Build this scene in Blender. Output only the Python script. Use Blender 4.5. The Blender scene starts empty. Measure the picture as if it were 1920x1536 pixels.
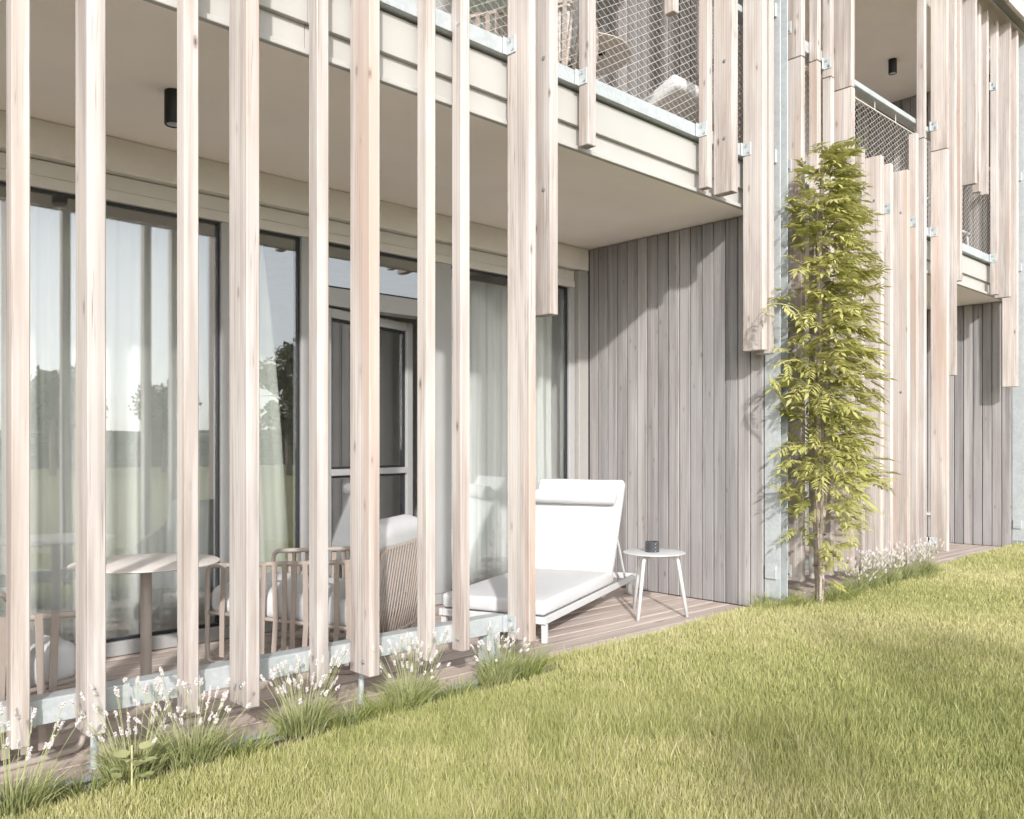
import bpy, bmesh, math, random
import numpy as np
from mathutils import Vector, Matrix
random.seed(7); rng = np.random.default_rng(7)
scene = bpy.context.scene
C = scene.collection
R = math.radians

# ------------------------------------------------------------------ camera
cam = bpy.data.cameras.new('camera'); camo = bpy.data.objects.new('camera', cam); C.objects.link(camo)
cam.sensor_width = 36; cam.lens = 36 * 1604 / 1920; cam.shift_y = 70 / 1920
cam.clip_start = 0.05; cam.clip_end = 2000
camo.location = (0, 0, 1.2); camo.rotation_euler = (R(90), 0, R(-43.3))
scene.camera = camo
# ------------------------------------------------------------------ light
SUN_H = Vector((0.61, 0.79)).normalized(); ELEV = R(25.5)
travel = Vector((SUN_H.x * math.cos(ELEV), SUN_H.y * math.cos(ELEV), -math.sin(ELEV)))
w = bpy.data.worlds.new('World'); scene.world = w; w.use_nodes = True
wn = w.node_tree.nodes; bg = wn['Background']
sky = wn.new('ShaderNodeTexSky'); sky.sky_type = 'NISHITA'; sky.sun_disc = False
sky.sun_elevation = ELEV; sky.sun_rotation = math.atan2(-SUN_H.x, -SUN_H.y)
sky.air_density = 1.0; sky.dust_density = 1.2; sky.ozone_density = 1.0
hz = wn.new('ShaderNodeHueSaturation'); hz.inputs['Saturation'].default_value = 0.2     # whitish haze over the whole sky
w.node_tree.links.new(sky.outputs[0], hz.inputs['Color']); w.node_tree.links.new(hz.outputs[0], bg.inputs[0]); bg.inputs[1].default_value = 0.15
sl = bpy.data.lights.new('sun', 'SUN'); sl.energy = 2.0; sl.angle = R(1.4); sl.color = (1.0, 0.97, 0.945)
so = bpy.data.objects.new('sun', sl); C.objects.link(so)
so.rotation_euler = travel.to_track_quat('-Z', 'Y').to_euler(); so.location = (-6, -8, 8)
scene.view_settings.view_transform = 'Standard'; scene.view_settings.look = 'None'
scene.view_settings.gamma = 1; scene.view_settings.exposure = 1.2

# ------------------------------------------------------------------ materials
def new_mat(name):
    m = bpy.data.materials.new(name); m.use_nodes = True
    nt = m.node_tree; return m, nt, nt.nodes['Principled BSDF']
def N(nt, t, **k):
    n = nt.nodes.new(t)
    for a, b in k.items(): setattr(n, a, b)
    return n
def ramp(nt, fac, stops):
    r = N(nt, 'ShaderNodeValToRGB'); e = r.color_ramp.elements
    e[0].position, e[0].color = stops[0][0], (*stops[0][1], 1)
    e[1].position, e[1].color = stops[-1][0], (*stops[-1][1], 1)
    for p, c in stops[1:-1]:
        x = e.new(p); x.color = (*c, 1)
    nt.links.new(fac, r.inputs[0]); return r.outputs[0]
def mixc(nt, fac, a, b, mode='MIX'):
    m = N(nt, 'ShaderNodeMix', data_type='RGBA', blend_type=mode)
    for s, v in ((0, fac), (6, a), (7, b)):
        if hasattr(v, 'is_linked') or hasattr(v, 'links'): nt.links.new(v, m.inputs[s])
        elif isinstance(v, (int, float)): m.inputs[s].default_value = v
        else: m.inputs[s].default_value = (*v, 1)
    return m.outputs[2]
def noise(nt, vec, scale, detail=4, rough=0.55, dist=0.0):
    n = N(nt, 'ShaderNodeTexNoise'); n.inputs['Scale'].default_value = scale
    n.inputs['Detail'].default_value = detail; n.inputs['Roughness'].default_value = rough
    n.inputs['Distortion'].default_value = dist
    if vec: nt.links.new(vec, n.inputs['Vector'])
    return n.outputs['Fac']
def objcoord(nt, scale=(1, 1, 1), rand=True):
    t = N(nt, 'ShaderNodeTexCoord'); v = t.outputs['Object']
    if rand:
        oi = N(nt, 'ShaderNodeObjectInfo')
        mu = N(nt, 'ShaderNodeMath', operation='MULTIPLY'); mu.inputs[1].default_value = 37.0
        nt.links.new(oi.outputs['Random'], mu.inputs[0])
        ad = N(nt, 'ShaderNodeVectorMath', operation='ADD')
        nt.links.new(v, ad.inputs[0]); nt.links.new(mu.outputs[0], ad.inputs[1]); v = ad.outputs[0]
    m = N(nt, 'ShaderNodeMapping'); m.inputs['Scale'].default_value = scale
    nt.links.new(v, m.inputs['Vector']); return m.outputs[0]
def bump(nt, bs, h, s=0.2, d=0.01):
    b = N(nt, 'ShaderNodeBump'); b.inputs['Strength'].default_value = s; b.inputs['Distance'].default_value = d
    nt.links.new(h, b.inputs['Height']); nt.links.new(b.outputs[0], bs.inputs['Normal'])
def rand01(nt): return N(nt, 'ShaderNodeObjectInfo').outputs['Random']
def axis_scale(ax, across, along):
    return tuple(along if i == ax else across for i in range(3))

def wood(name, light, mid, dark, ax=2, knot=0.8, tint=((0.9, 0.9, 0.9), (1.08, 1.04, 1.0)), rough=0.75, streak=None, stain=False, kscale=(9, 1.9), bstr=0.25):
    m, nt, bs = new_mat(name)
    fine = noise(nt, objcoord(nt, axis_scale(ax, 60, 1.6)), 1.0, 5, 0.6)
    broad = noise(nt, objcoord(nt, axis_scale(ax, 14, 0.5)), 1.0, 3, 0.5, 0.6)
    blot = noise(nt, objcoord(nt, axis_scale(ax, 5, 1.3)), 1.0, 4, 0.6)
    col = ramp(nt, fine, [(0.30, mid), (0.62, light)])
    col = mixc(nt, 0.62, col, ramp(nt, broad, [(0.33, dark), (0.47, mid), (0.6, light)]))
    # cathedral growth rings
    wv = N(nt, 'ShaderNodeTexWave', wave_type='RINGS'); wv.inputs['Scale'].default_value = 1.0
    wv.inputs['Distortion'].default_value = 3.5; wv.inputs['Detail'].default_value = 2; wv.inputs['Detail Scale'].default_value = 1.4
    nt.links.new(objcoord(nt, axis_scale(ax, 16, 0.55)), wv.inputs['Vector'])
    col = mixc(nt, 0.5, col, mixc(nt, 1.0, col, ramp(nt, wv.outputs['Fac'], [(0.0, (0.80, 0.72, 0.66)), (0.35, (1, 1, 1))]), 'MULTIPLY'))
    col = mixc(nt, 1.0, col, ramp(nt, blot, [(0.3, (0.86, 0.84, 0.84)), (0.6, (1, 1, 1))]), 'MULTIPLY')
    if streak:
        st = noise(nt, objcoord(nt, axis_scale(ax, 7, 0.22)), 1.0, 2, 0.5)
        f = ramp(nt, st, [(0.56, (0, 0, 0)), (0.68, (0.75, 0.75, 0.75))])
        col = mixc(nt, f, col, streak)
    # knots
    vo = N(nt, 'ShaderNodeTexVoronoi'); vo.inputs['Scale'].default_value = 1.0; vo.inputs['Randomness'].default_value = 1.0
    nt.links.new(objcoord(nt, axis_scale(ax, kscale[0], kscale[1])), vo.inputs['Vector'])
    kf = ramp(nt, vo.outputs['Distance'], [(0.04, (knot,) * 3), (0.075, (knot * 0.45,) * 3), (0.095, (knot * 0.6,) * 3), (0.13, (0.12 * knot,) * 3), (0.24, (0, 0, 0))])
    km = noise(nt, objcoord(nt, axis_scale(ax, 3, 1.7)), 1.0, 1, 0.5)
    kf = mixc(nt, 1.0, kf, ramp(nt, km, [(0.46, (0.1, 0.1, 0.1)), (0.58, (1, 1, 1))]), 'MULTIPLY')
    col = mixc(nt, kf, col, (dark[0] * 0.42, dark[1] * 0.36, dark[2] * 0.33))
    ck = noise(nt, objcoord(nt, axis_scale(ax, 75, 0.7)), 1.0, 2, 0.5, 0.3)
    cm = noise(nt, objcoord(nt, axis_scale(ax, 6, 0.9)), 1.0, 2, 0.5)
    cf = mixc(nt, 1.0, ramp(nt, ck, [(0.478, (0, 0, 0)), (0.5, (0.8, 0.8, 0.8)), (0.522, (0, 0, 0))]), ramp(nt, cm, [(0.5, (0, 0, 0)), (0.62, (1, 1, 1))]), 'MULTIPLY')
    col = mixc(nt, cf, col, (dark[0] * 0.55, dark[1] * 0.5, dark[2] * 0.47))
    col = mixc(nt, 1.0, col, ramp(nt, rand01(nt), [(0.0, tint[0]), (1.0, tint[1])]), 'MULTIPLY')
    if stain:   # greyed, water-stained cut ends
        tc = N(nt, 'ShaderNodeTexCoord'); sp = N(nt, 'ShaderNodeSeparateXYZ'); nt.links.new(tc.outputs['Object'], sp.inputs[0])
        mr = N(nt, 'ShaderNodeMapRange'); mr.inputs['From Min'].default_value = 0.0; mr.inputs['From Max'].default_value = 1.1
        mr.inputs['To Min'].default_value = 0.75; mr.inputs['To Max'].default_value = 0.0; nt.links.new(sp.outputs[2], mr.inputs['Value'])
        sn = noise(nt, objcoord(nt, axis_scale(ax, 26, 2.2)), 1.0, 4, 0.6)
        mm = N(nt, 'ShaderNodeMath', operation='MULTIPLY'); nt.links.new(mr.outputs[0], mm.inputs[0])
        nt.links.new(ramp(nt, sn, [(0.38, (0, 0, 0)), (0.6, (1, 1, 1))]), mm.inputs[1])
        col = mixc(nt, mm.outputs[0], col, mixc(nt, 1.0, col, (0.66, 0.625, 0.60), 'MULTIPLY'))
    nt.links.new(col, bs.inputs['Base Color']); bs.inputs['Roughness'].default_value = rough
    bs.inputs['Specular IOR Level'].default_value = 0.25
    bump(nt, bs, fine, bstr, 0.004)
    return m

M = {}
M['larch'] = wood('larch', (0.545, 0.522, 0.503), (0.465, 0.428, 0.402), (0.31, 0.265, 0.24), 2, 1.0,
                  ((0.87, 0.86, 0.86), (1.09, 1.055, 1.035)), stain=True, streak=(0.43, 0.33, 0.275), kscale=(12, 4.2))
M['greyboard'] = wood('greyboard', (0.355, 0.347, 0.345), (0.285, 0.275, 0.272), (0.185, 0.176, 0.174), 2, 0.7,
                      ((0.80, 0.80, 0.81), (1.10, 1.08, 1.08)), kscale=(12, 5.0), bstr=0.15)
M['deck'] = wood('deck', (0.56, 0.50, 0.46), (0.49, 0.425, 0.38), (0.35, 0.285, 0.245), 0, 0.6,
                 ((0.82, 0.80, 0.80), (1.10, 1.06, 1.04)), kscale=(9, 2.2))

def plain(name, col, rough=0.6, metal=0.0, var=0.06, nscale=6, bstr=0.0, bscale=200, spec=0.4):
    m, nt, bs = new_mat(name)
    f = noise(nt, objcoord(nt), nscale, 5, 0.6)
    a = tuple(c * (1 - var) for c in col); b = tuple(min(1, c * (1 + var)) for c in col)
    nt.links.new(ramp(nt, f, [(0.3, a), (0.7, b)]), bs.inputs['Base Color'])
    bs.inputs['Roughness'].default_value = rough; bs.inputs['Metallic'].default_value = metal
    bs.inputs['Specular IOR Level'].default_value = spec
    if bstr: bump(nt, bs, noise(nt, objcoord(nt), bscale, 3, 0.6), bstr, 0.004)
    return m
M['plaster'] = plain('plaster', (0.68, 0.635, 0.595), 0.9, bstr=0.6, bscale=160, var=0.04)
M['soffit'] = plain('soffit', (0.93, 0.84, 0.785), 0.85, var=0.03, nscale=2, bstr=0.05, bscale=90)
M['fascia'] = plain('fascia', (0.40, 0.387, 0.365), 0.65, var=0.04, nscale=3)
M['frame'] = plain('window_frame', (0.33, 0.328, 0.322), 0.45, var=0.03)
M['jamb'] = plain('jamb', (0.30, 0.29, 0.275), 0.8, var=0.03, bstr=0.15, bscale=160)
M['head_brightened'] = plain('frame_head_brightened', (0.56, 0.53, 0.49), 0.6, var=0.03)  # head bars' colour brightened to make up for weak fill light in the shade
M['gasket'] = plain('gasket', (0.02, 0.02, 0.025), 0.5)
M['black'] = plain('black_metal', (0.012, 0.012, 0.013), 0.45)
M['white_metal'] = plain('white_metal', (0.54, 0.54, 0.54), 0.4, var=0.02)
M['taupe_tube'] = plain('taupe_tube', (0.37, 0.32, 0.285), 0.5, var=0.05)
M['taupe_strap'] = plain('taupe_strap', (0.315, 0.265, 0.23), 0.85, var=0.03, nscale=40, bstr=0.3, bscale=500)
M['table_top'] = plain('table_top', (0.62, 0.575, 0.54), 0.55, var=0.03)
M['room'] = plain('room_wall', (0.74, 0.72, 0.69), 0.9)
M['room_floor'] = plain('room_floor', (0.45, 0.40, 0.35), 0.7)
M['soil'] = plain('soil', (0.20, 0.16, 0.125), 1.0, var=0.4, nscale=25, bstr=0.8, bscale=60)
M['rubber'] = plain('rubber_sleeve', (0.22, 0.235, 0.25), 0.7, var=0.15, nscale=25)
M['bark'] = plain('bark', (0.30, 0.25, 0.20), 0.9, var=0.3, nscale=40, bstr=0.6, bscale=90)
M['vine_stem'] = plain('vine_stem', (0.42, 0.355, 0.30), 0.85, var=0.25, nscale=45, bstr=0.6, bscale=120)
M['tendril'] = plain('tendril', (0.45, 0.42, 0.22), 0.7)
M['stalk'] = plain('stalk', (0.30, 0.32, 0.15), 0.8)
M['wire'] = plain('steel_wire', (0.72, 0.68, 0.64), 0.4, metal=0.25, var=0.03)
M['bolt'] = plain('bolt', (0.45, 0.47, 0.48), 0.35, metal=0.8)
M['petal'] = plain('petal', (0.62, 0.575, 0.56), 0.8, var=0.08, nscale=60)
M['shingle'] = plain('eave_panel', (0.52, 0.46, 0.435), 0.55, metal=0.1, var=0.08, nscale=4)
M['flash'] = plain('flashing', (0.50, 0.52, 0.52), 0.4, metal=0.6)
M['far_ground'] = plain('far_field', (0.17, 0.18, 0.06), 1.0, var=0.3, nscale=0.4)

def fabric(name, col, tr=0.0, sc=900, bstr=0.15):
    m, nt, bs = new_mat(name)
    f = noise(nt, objcoord(nt), 9, 4, 0.6)
    nt.links.new(ramp(nt, f, [(0.3, tuple(c * 0.965 for c in col)), (0.7, col)]), bs.inputs['Base Color'])
    bs.inputs['Roughness'].default_value = 0.95; bs.inputs['Specular IOR Level'].default_value = 0.1
    bump(nt, bs, noise(nt, objcoord(nt), sc, 2), bstr, 0.002)
    if tr:
        t = N(nt, 'ShaderNodeBsdfTranslucent'); t.inputs[0].default_value = (*col, 1)
        mx = N(nt, 'ShaderNodeMixShader'); mx.inputs[0].default_value = tr
        nt.links.new(bs.outputs[0], mx.inputs[1]); nt.links.new(t.outputs[0], mx.inputs[2])
        nt.links.new(mx.outputs[0], nt.nodes['Material Output'].inputs[0])
    return m
M['cushion'] = fabric('white_cushion', (0.56, 0.56, 0.565))
M['curtain'] = fabric('curtain_cloth', (0.84, 0.835, 0.82), 0.2)
M['curtain_white'] = fabric('curtain_white', (0.76, 0.77, 0.72), 0.2)

def galv():
    m, nt, bs = new_mat('galvanised_steel')
    vo = N(nt, 'ShaderNodeTexVoronoi'); vo.inputs['Scale'].default_value = 55
    nt.links.new(objcoord(nt), vo.inputs['Vector'])
    f = noise(nt, objcoord(nt), 7, 5, 0.6)
    col = ramp(nt, f, [(0.3, (0.385, 0.413, 0.42)), (0.7, (0.475, 0.50, 0.505))])
    bw = N(nt, 'ShaderNodeRGBToBW'); nt.links.new(vo.outputs['Color'], bw.inputs[0])
    col = mixc(nt, 0.35, col, mixc(nt, 1.0, col, ramp(nt, bw.outputs[0], [(0.2, (0.82, 0.83, 0.84)), (0.8, (1.12, 1.12, 1.12))]), 'MULTIPLY'))
    nt.links.new(col, bs.inputs['Base Color']); bs.inputs['Metallic'].default_value = 0.25
    bs.inputs['Roughness'].default_value = 0.5
    return m
M['galv'] = galv()

def glass():
    m, nt, bs = new_mat('window_glass')
    nt.nodes.remove(bs)
    tr = N(nt, 'ShaderNodeBsdfTransparent'); tr.inputs[0].default_value = (0.95, 0.965, 0.955, 1)
    gl = N(nt, 'ShaderNodeBsdfGlossy'); gl.inputs['Roughness'].default_value = 0.0; gl.inputs[0].default_value = (0.97, 0.98, 1, 1)
    # Schlick reflectance of one coated face, the same from both sides
    fr = N(nt, 'ShaderNodeLayerWeight'); fr.inputs[0].default_value = 0.5
    pw = N(nt, 'ShaderNodeMath', operation='POWER'); pw.inputs[1].default_value = 4.0
    nt.links.new(fr.outputs['Facing'], pw.inputs[0])
    ma = N(nt, 'ShaderNodeMath', operation='MULTIPLY_ADD'); ma.inputs[1].default_value = 0.9; ma.inputs[2].default_value = 0.175
    nt.links.new(pw.outputs[0], ma.inputs[0]); ma.use_clamp = True
    mx = N(nt, 'ShaderNodeMixShader'); nt.links.new(ma.outputs[0], mx.inputs[0])
    nt.links.new(tr.outputs[0], mx.inputs[1]); nt.links.new(gl.outputs[0], mx.inputs[2])
    nt.links.new(mx.outputs[0], nt.nodes['Material Output'].inputs[0])
    return m
M['glass'] = glass()

def leafy(name, c0, c1, c2, tr=0.35, attr=None, rough=0.6):
    """foliage: per-leaf colour from a point attribute 'tone' (0..1)"""
    m, nt, bs = new_mat(name)
    at = N(nt, 'ShaderNodeAttribute', attribute_name='tone')
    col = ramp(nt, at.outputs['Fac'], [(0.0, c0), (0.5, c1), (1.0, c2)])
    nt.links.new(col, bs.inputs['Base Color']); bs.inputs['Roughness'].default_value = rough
    bs.inputs['Specular IOR Level'].default_value = 0.25
    t = N(nt, 'ShaderNodeBsdfTranslucent'); nt.links.new(col, t.inputs[0])
    mx = N(nt, 'ShaderNodeMixShader'); mx.inputs[0].default_value = tr
    nt.links.new(bs.outputs[0], mx.inputs[1]); nt.links.new(t.outputs[0], mx.inputs[2])
    nt.links.new(mx.outputs[0], nt.nodes['Material Output'].inputs[0])
    return m
M['grass'] = leafy('grass_blades', (0.235, 0.265, 0.09), (0.43, 0.43, 0.165), (0.63, 0.57, 0.34), 0.28)
M['lavender_leaf'] = leafy('lavender_leaf', (0.17, 0.20, 0.075), (0.34, 0.36, 0.16), (0.52, 0.51, 0.29), 0.3)
M['tuft'] = leafy('tuft_blades', (0.13, 0.17, 0.05), (0.30, 0.335, 0.11), (0.50, 0.47, 0.21), 0.35)
M['vine_leaf'] = leafy('vine_leaf', (0.23, 0.245, 0.07), (0.44, 0.435, 0.145), (0.60, 0.56, 0.25), 0.40, rough=0.5)
M['tree_leaf'] = leafy('tree_leaf', (0.045, 0.058, 0.03), (0.085, 0.10, 0.048), (0.14, 0.155, 0.075), 0.3)
def lawn_mat():
    m, nt, bs = new_mat('lawn_ground')
    t = N(nt, 'ShaderNodeTexCoord'); v = t.outputs['Object']
    a = noise(nt, v, 1.2, 4, 0.6); b = noise(nt, v, 45, 5, 0.7)
    col = mixc(nt, 0.5, ramp(nt, a, [(0.35, (0.28, 0.265, 0.165)), (0.65, (0.36, 0.34, 0.22))]),
               ramp(nt, b, [(0.3, (0.10, 0.11, 0.035)), (0.7, (0.30, 0.28, 0.12))]))
    nt.links.new(col, bs.inputs['Base Color']); bs.inputs['Roughness'].default_value = 1.0
    bs.inputs['Specular IOR Level'].default_value = 0.1
    bump(nt, bs, b, 0.6, 0.02)
    return m
M['lawn'] = lawn_mat()

# ------------------------------------------------------------------ helpers
def tag(o, label=None, cat=None, group=None, kind=None):
    if label: o['label'] = label
    if cat: o['category'] = cat
    if group: o['group'] = group
    if kind: o['kind'] = kind
    return o
def empty(name, loc=(0, 0, 0), rz=0.0, label=None, cat=None, group=None):
    o = bpy.data.objects.new(name, None); C.objects.link(o); o.location = loc; o.rotation_euler = (0, 0, rz)
    o.empty_display_size = 0.1
    return tag(o, label, cat, group)
def org(p):
    v = Vector((0, 0, 0))
    while p is not None: v += p.location; p = p.parent
    return v
def put(name, me, mat, parent=None, loc=(0, 0, 0), rot=(0, 0, 0), world=True):
    """link a mesh; loc is a world place (unrotated parents) or, with world=False, a local one"""
    o = bpy.data.objects.new(name, me); C.objects.link(o)
    if mat and not me.materials: me.materials.append(mat)
    if parent:
        o.parent = parent
        o.location = Vector(loc) - org(parent) if world else loc
    else: o.location = loc
    o.rotation_euler = rot
    return o
_bc = {}
def boxm(sx, sy, sz, bev=0.003, key=''):
    """bevelled box, origin at the centre of its base"""
    k = (round(sx, 4), round(sy, 4), round(sz, 4), bev, key)
    if k in _bc: return _bc[k]
    bm = bmesh.new(); bmesh.ops.create_cube(bm, size=1)
    for v in bm.verts: v.co = Vector((v.co.x * sx, v.co.y * sy, (v.co.z + 0.5) * sz))
    if bev: bmesh.ops.bevel(bm, geom=bm.edges[:], offset=bev, segments=1, affect='EDGES')
    me = bpy.data.meshes.new('box'); bm.to_mesh(me); bm.free(); _bc[k] = me
    return me
def bx(name, mat, parent, x0, x1, y0, y1, z0, z1, bev=0.003):
    me = boxm(x1 - x0, y1 - y0, z1 - z0, bev, mat)
    return put(name, me, M[mat], parent, ((x0 + x1) / 2, (y0 + y1) / 2, z0))
class MB:
    def __init__(s): s.v = []; s.f = []
    def add(s, vs, fs):
        n = len(s.v); s.v += [tuple(a) for a in vs]; s.f += [tuple(i + n for i in f) for f in fs]
    def box(s, x0, x1, y0, y1, z0, z1):
        s.add([(x0, y0, z0), (x1, y0, z0), (x1, y1, z0), (x0, y1, z0), (x0, y0, z1), (x1, y0, z1), (x1, y1, z1), (x0, y1, z1)],
              [(0, 3, 2, 1), (4, 5, 6, 7), (0, 1, 5, 4), (1, 2, 6, 5), (2, 3, 7, 6), (3, 0, 4, 7)])
    def tube(s, pts, r, n=8, closed=False, flat=None):
        pts = [Vector(p) for p in pts]; m = len(pts)
        rs = r if isinstance(r, (list, tuple)) else [r] * m
        vs = []; up = None
        for i, p in enumerate(pts):
            a = pts[(i - 1) % m] if (i > 0 or closed) else p
            b = pts[(i + 1) % m] if (i < m - 1 or closed) else p
            t = (b - a).normalized()
            if up is None:
                up = Vector((0, 0, 1)) if abs(t.z) < 0.9 else Vector((1, 0, 0))
            e = t.cross(up).normalized(); up = e.cross(t).normalized()
            for k in range(n):
                q = 2 * math.pi * k / n
                vs.append(p + (e * math.cos(q) + up * math.sin(q)) * rs[i])
        fs = []
        for i in range(m if closed else m - 1):
            j = (i + 1) % m
            for k in range(n):
                l = (k + 1) % n; fs.append((i * n + k, i * n + l, j * n + l, j * n + k))
        if not closed:
            fs.append(tuple(range(n))[::-1]); fs.append(tuple((m - 1) * n + k for k in range(n)))
        s.add(vs, fs)
    def mesh(s, smooth=False, name='m'):
        me = bpy.data.meshes.new(name); me.from_pydata(s.v, [], s.f); me.update()
        if smooth: me.polygons.foreach_set('use_smooth', [True] * len(me.polygons))
        return me
def lathe(prof, n=40, smooth=True):
    """prof: (r, z) list, axis z"""
    b = MB(); vs = []; fs = []
    for r, z in prof:
        for k in range(n):
            q = 2 * math.pi * k / n; vs.append((r * math.cos(q), r * math.sin(q), z))
    for i in range(len(prof) - 1):
        for k in range(n):
            l = (k + 1) % n; fs.append((i * n + k, i * n + l, (i + 1) * n + l, (i + 1) * n + k))
    b.add(vs, fs); me = b.mesh(False)
    me.polygons.foreach_set('use_smooth', [smooth] * len(me.polygons))
    if smooth:
        try: me.set_sharp_from_angle(angle=R(40))
        except Exception: pass
    return me
def round_path(pts, r, n=5, closed=False):
    """polyline with rounded corners"""
    P = [Vector(p) for p in pts]; out = []; m = len(P)
    for i, p in enumerate(P):
        if not closed and i in (0, m - 1): out.append(p); continue
        a = (P[(i - 1) % m] - p); b = (P[(i + 1) % m] - p)
        q = min(r, a.length * 0.49, b.length * 0.49)
        A = p + a.normalized() * q; B = p + b.normalized() * q
        for k in range(n + 1):
            t = k / n; out.append(A * (1 - t) ** 2 + p * 2 * t * (1 - t) + B * t * t)
    return out
def pillow(sx, sy, sz, r=0.04, puff=0.02, seed=0):
    """soft cushion, base centre at origin"""
    bm = bmesh.new(); bmesh.ops.create_cube(bm, size=1)
    for v in bm.verts: v.co = Vector((v.co.x * sx, v.co.y * sy, v.co.z * sz))
    bmesh.ops.bevel(bm, geom=bm.edges[:], offset=r, segments=4, profile=0.5, affect='EDGES')
    bmesh.ops.subdivide_edges(bm, edges=[e for e in bm.edges if e.calc_length() > 0.12], cuts=5, use_grid_fill=True)
    rd = random.Random(seed); ph = rd.random() * 6
    for v in bm.verts:
        x, y = v.co.x / sx * 2, v.co.y / sy * 2
        d = puff * max(0, 1 - x * x) * max(0, 1 - y * y)
        d += 0.004 * math.sin(9 * v.co.x + ph) * math.sin(11 * v.co.y + ph * 2)
        v.co.z += d if v.co.z > 0 else -d * 0.3
        v.co.z += sz / 2
    me = bpy.data.meshes.new('pillow'); bm.to_mesh(me); bm.free()
    me.polygons.foreach_set('use_smooth', [True] * len(me.polygons)); return me
def np_mesh(name, V, F, tone=None):
    """fast mesh: V (n,3); F list of (k-gon index arrays)"""
    me = bpy.data.meshes.new(name); me.vertices.add(len(V)); me.vertices.foreach_set('co', np.asarray(V, dtype=np.float32).ravel())
    loops = np.concatenate([f.ravel() for f in F]).astype(np.int32)
    sizes = np.concatenate([np.full(len(f), f.shape[1], dtype=np.int32) for f in F])
    me.loops.add(len(loops)); me.loops.foreach_set('vertex_index', loops)
    me.polygons.add(len(sizes)); st = np.concatenate([[0], np.cumsum(sizes)[:-1]]).astype(np.int32)
    me.polygons.foreach_set('loop_start', st); me.polygons.foreach_set('loop_total', sizes)
    if tone is not None:
        a = me.attributes.new('tone', 'FLOAT', 'POINT'); a.data.foreach_set('value', np.asarray(tone, dtype=np.float32))
    me.update(calc_edges=True); me.validate(); return me
def blades(pos, h, wd, lean, az, face, tone):
    """grass blades: 5 vertices, a quad and a tip each, bending over"""
    n = len(pos)
    lx, ly = np.cos(az) * lean, np.sin(az) * lean
    wx, wy = np.cos(face) * wd, np.sin(face) * wd
    V = np.empty((n, 5, 3))
    def P(f, g): return np.stack([pos[:, 0] + lx * h * g, pos[:, 1] + ly * h * g, pos[:, 2] + h * f], 1)
    b = P(0, 0); m_ = P(0.55, 0.3); t = P(0.95, 1.0)
    W = np.stack([wx, wy, np.zeros(n)], 1)
    V[:, 0] = b - W / 2; V[:, 1] = b + W / 2; V[:, 2] = m_ + W * 0.4; V[:, 3] = m_ - W * 0.4; V[:, 4] = t
    i = np.arange(n)[:, None] * 5
    return V.reshape(-1, 3), [i + np.array([[0, 1, 2, 3]]), i + np.array([[3, 2, 4]])], np.repeat(tone, 5)

# ================================================================== SETTING
XW = 5.72          # face of the boarded side wall of the near bay
XW2 = 11.34        # the same wall of the next bay
YB = 5.05          # plaster of the back wall
YE = 3.33          # front edge of the deck
H1 = 2.95          # soffit of the terrace
Z2 = 3.34          # upper floor
H2 = 5.72          # upper soffit

def lawn_edge(x):
    """front limit of the planting strips / lawn reaching the deck"""
    if x < 3.25 or 6.0 < x < 8.6: return 3.06
    return 3.27
def ground_z(x, y):
    z = 0.03 + 0.012 * math.sin(0.9 * x + 0.4) * math.cos(1.1 * y) + 0.006 * math.sin(2.7 * x + 1.9 * y)
    e = lawn_edge(x)
    if y > e: z = z + (-0.06 - z) * min(1, (y - e) / 0.1)
    if y < -3: z = 0.03 + (z - 0.03) * max(0, 1 + (y + 3) / 4)
    return z
xs = sorted(set([-300, -120, -60, -30, -15, -8, -4] + [round(-2 + 0.125 * i, 3) for i in range(130)] + [16, 20, 30, 60, 120, 300]))
ys = sorted(set([-300, -120, -60, -30, -15, -8, -5] + [round(-3 + 0.1 * i, 3) for i in range(61)] + [3.06, 3.11, 3.16, 3.27, 3.37] + [3.5, 6, 12, 40, 120, 300]))
V = [(x, y, ground_z(x, y)) for y in ys for x in xs]; nx = len(xs)
F = [(j * nx + i, j * nx + i + 1, (j + 1) * nx + i + 1, (j + 1) * nx + i) for j in range(len(ys) - 1) for i in range(nx - 1)]
b = MB(); b.v = V; b.f = F
lawn = put('lawn', b.mesh(True), M['lawn']); tag(lawn, kind='structure')

# grass blades, thinning with distance
def scatter(n, x0, x1, y0, y1, keep):
    p = np.stack([rng.uniform(x0, x1, n), rng.uniform(y0, y1, n)], 1); return p[keep(p)]
def in_view(p):
    d = 0.686 * p[:, 0] + 0.728 * p[:, 1]; l = 0.728 * p[:, 0] - 0.686 * p[:, 1]
    return (d > 1.7) & (np.abs(l) < 0.72 * d + 0.5)
def dist(p): return np.hypot(p[:, 0], p[:, 1])
edgef = np.vectorize(lawn_edge)
gz = np.vectorize(ground_z)
def clump(p, s):  # smooth pseudo noise 0..1
    x, y = p[:, 0] * s, p[:, 1] * s
    return 0.5 + 0.25 * (np.sin(1.7 * x + 2.1 * np.sin(0.9 * y)) + np.sin(1.3 * y + 1.9 * np.sin(1.1 * x + 2)))
pts = []
for n, a, c in ((1500000, 1.9, 4.2), (800000, 4.2, 7.0), (450000, 7.0, 14.5)):
    p = scatter(n, 0.0, 14, 0.2, 3.34, lambda p: in_view(p) & (dist(p) >= a) & (dist(p) < c))
    pts.append(p)
p = np.concatenate(pts)
e = edgef(p[:, 0]); fade = np.clip((e + 0.05 - p[:, 1]) / 0.10, 0, 1)
p = p[rng.random(len(p)) < fade]
keep = rng.random(len(p)) < np.where(dist(p) < 4.2, 1.0, 0.85); p = p[keep]
n = len(p); d = dist(p); e = edgef(p[:, 0])
z = gz(p[:, 0], p[:, 1]) - 0.004
cl = clump(p, 3.1); cl2 = clump(p + 7.3, 9.0); cl3 = clump(p + 3.1, 1.1)
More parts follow.
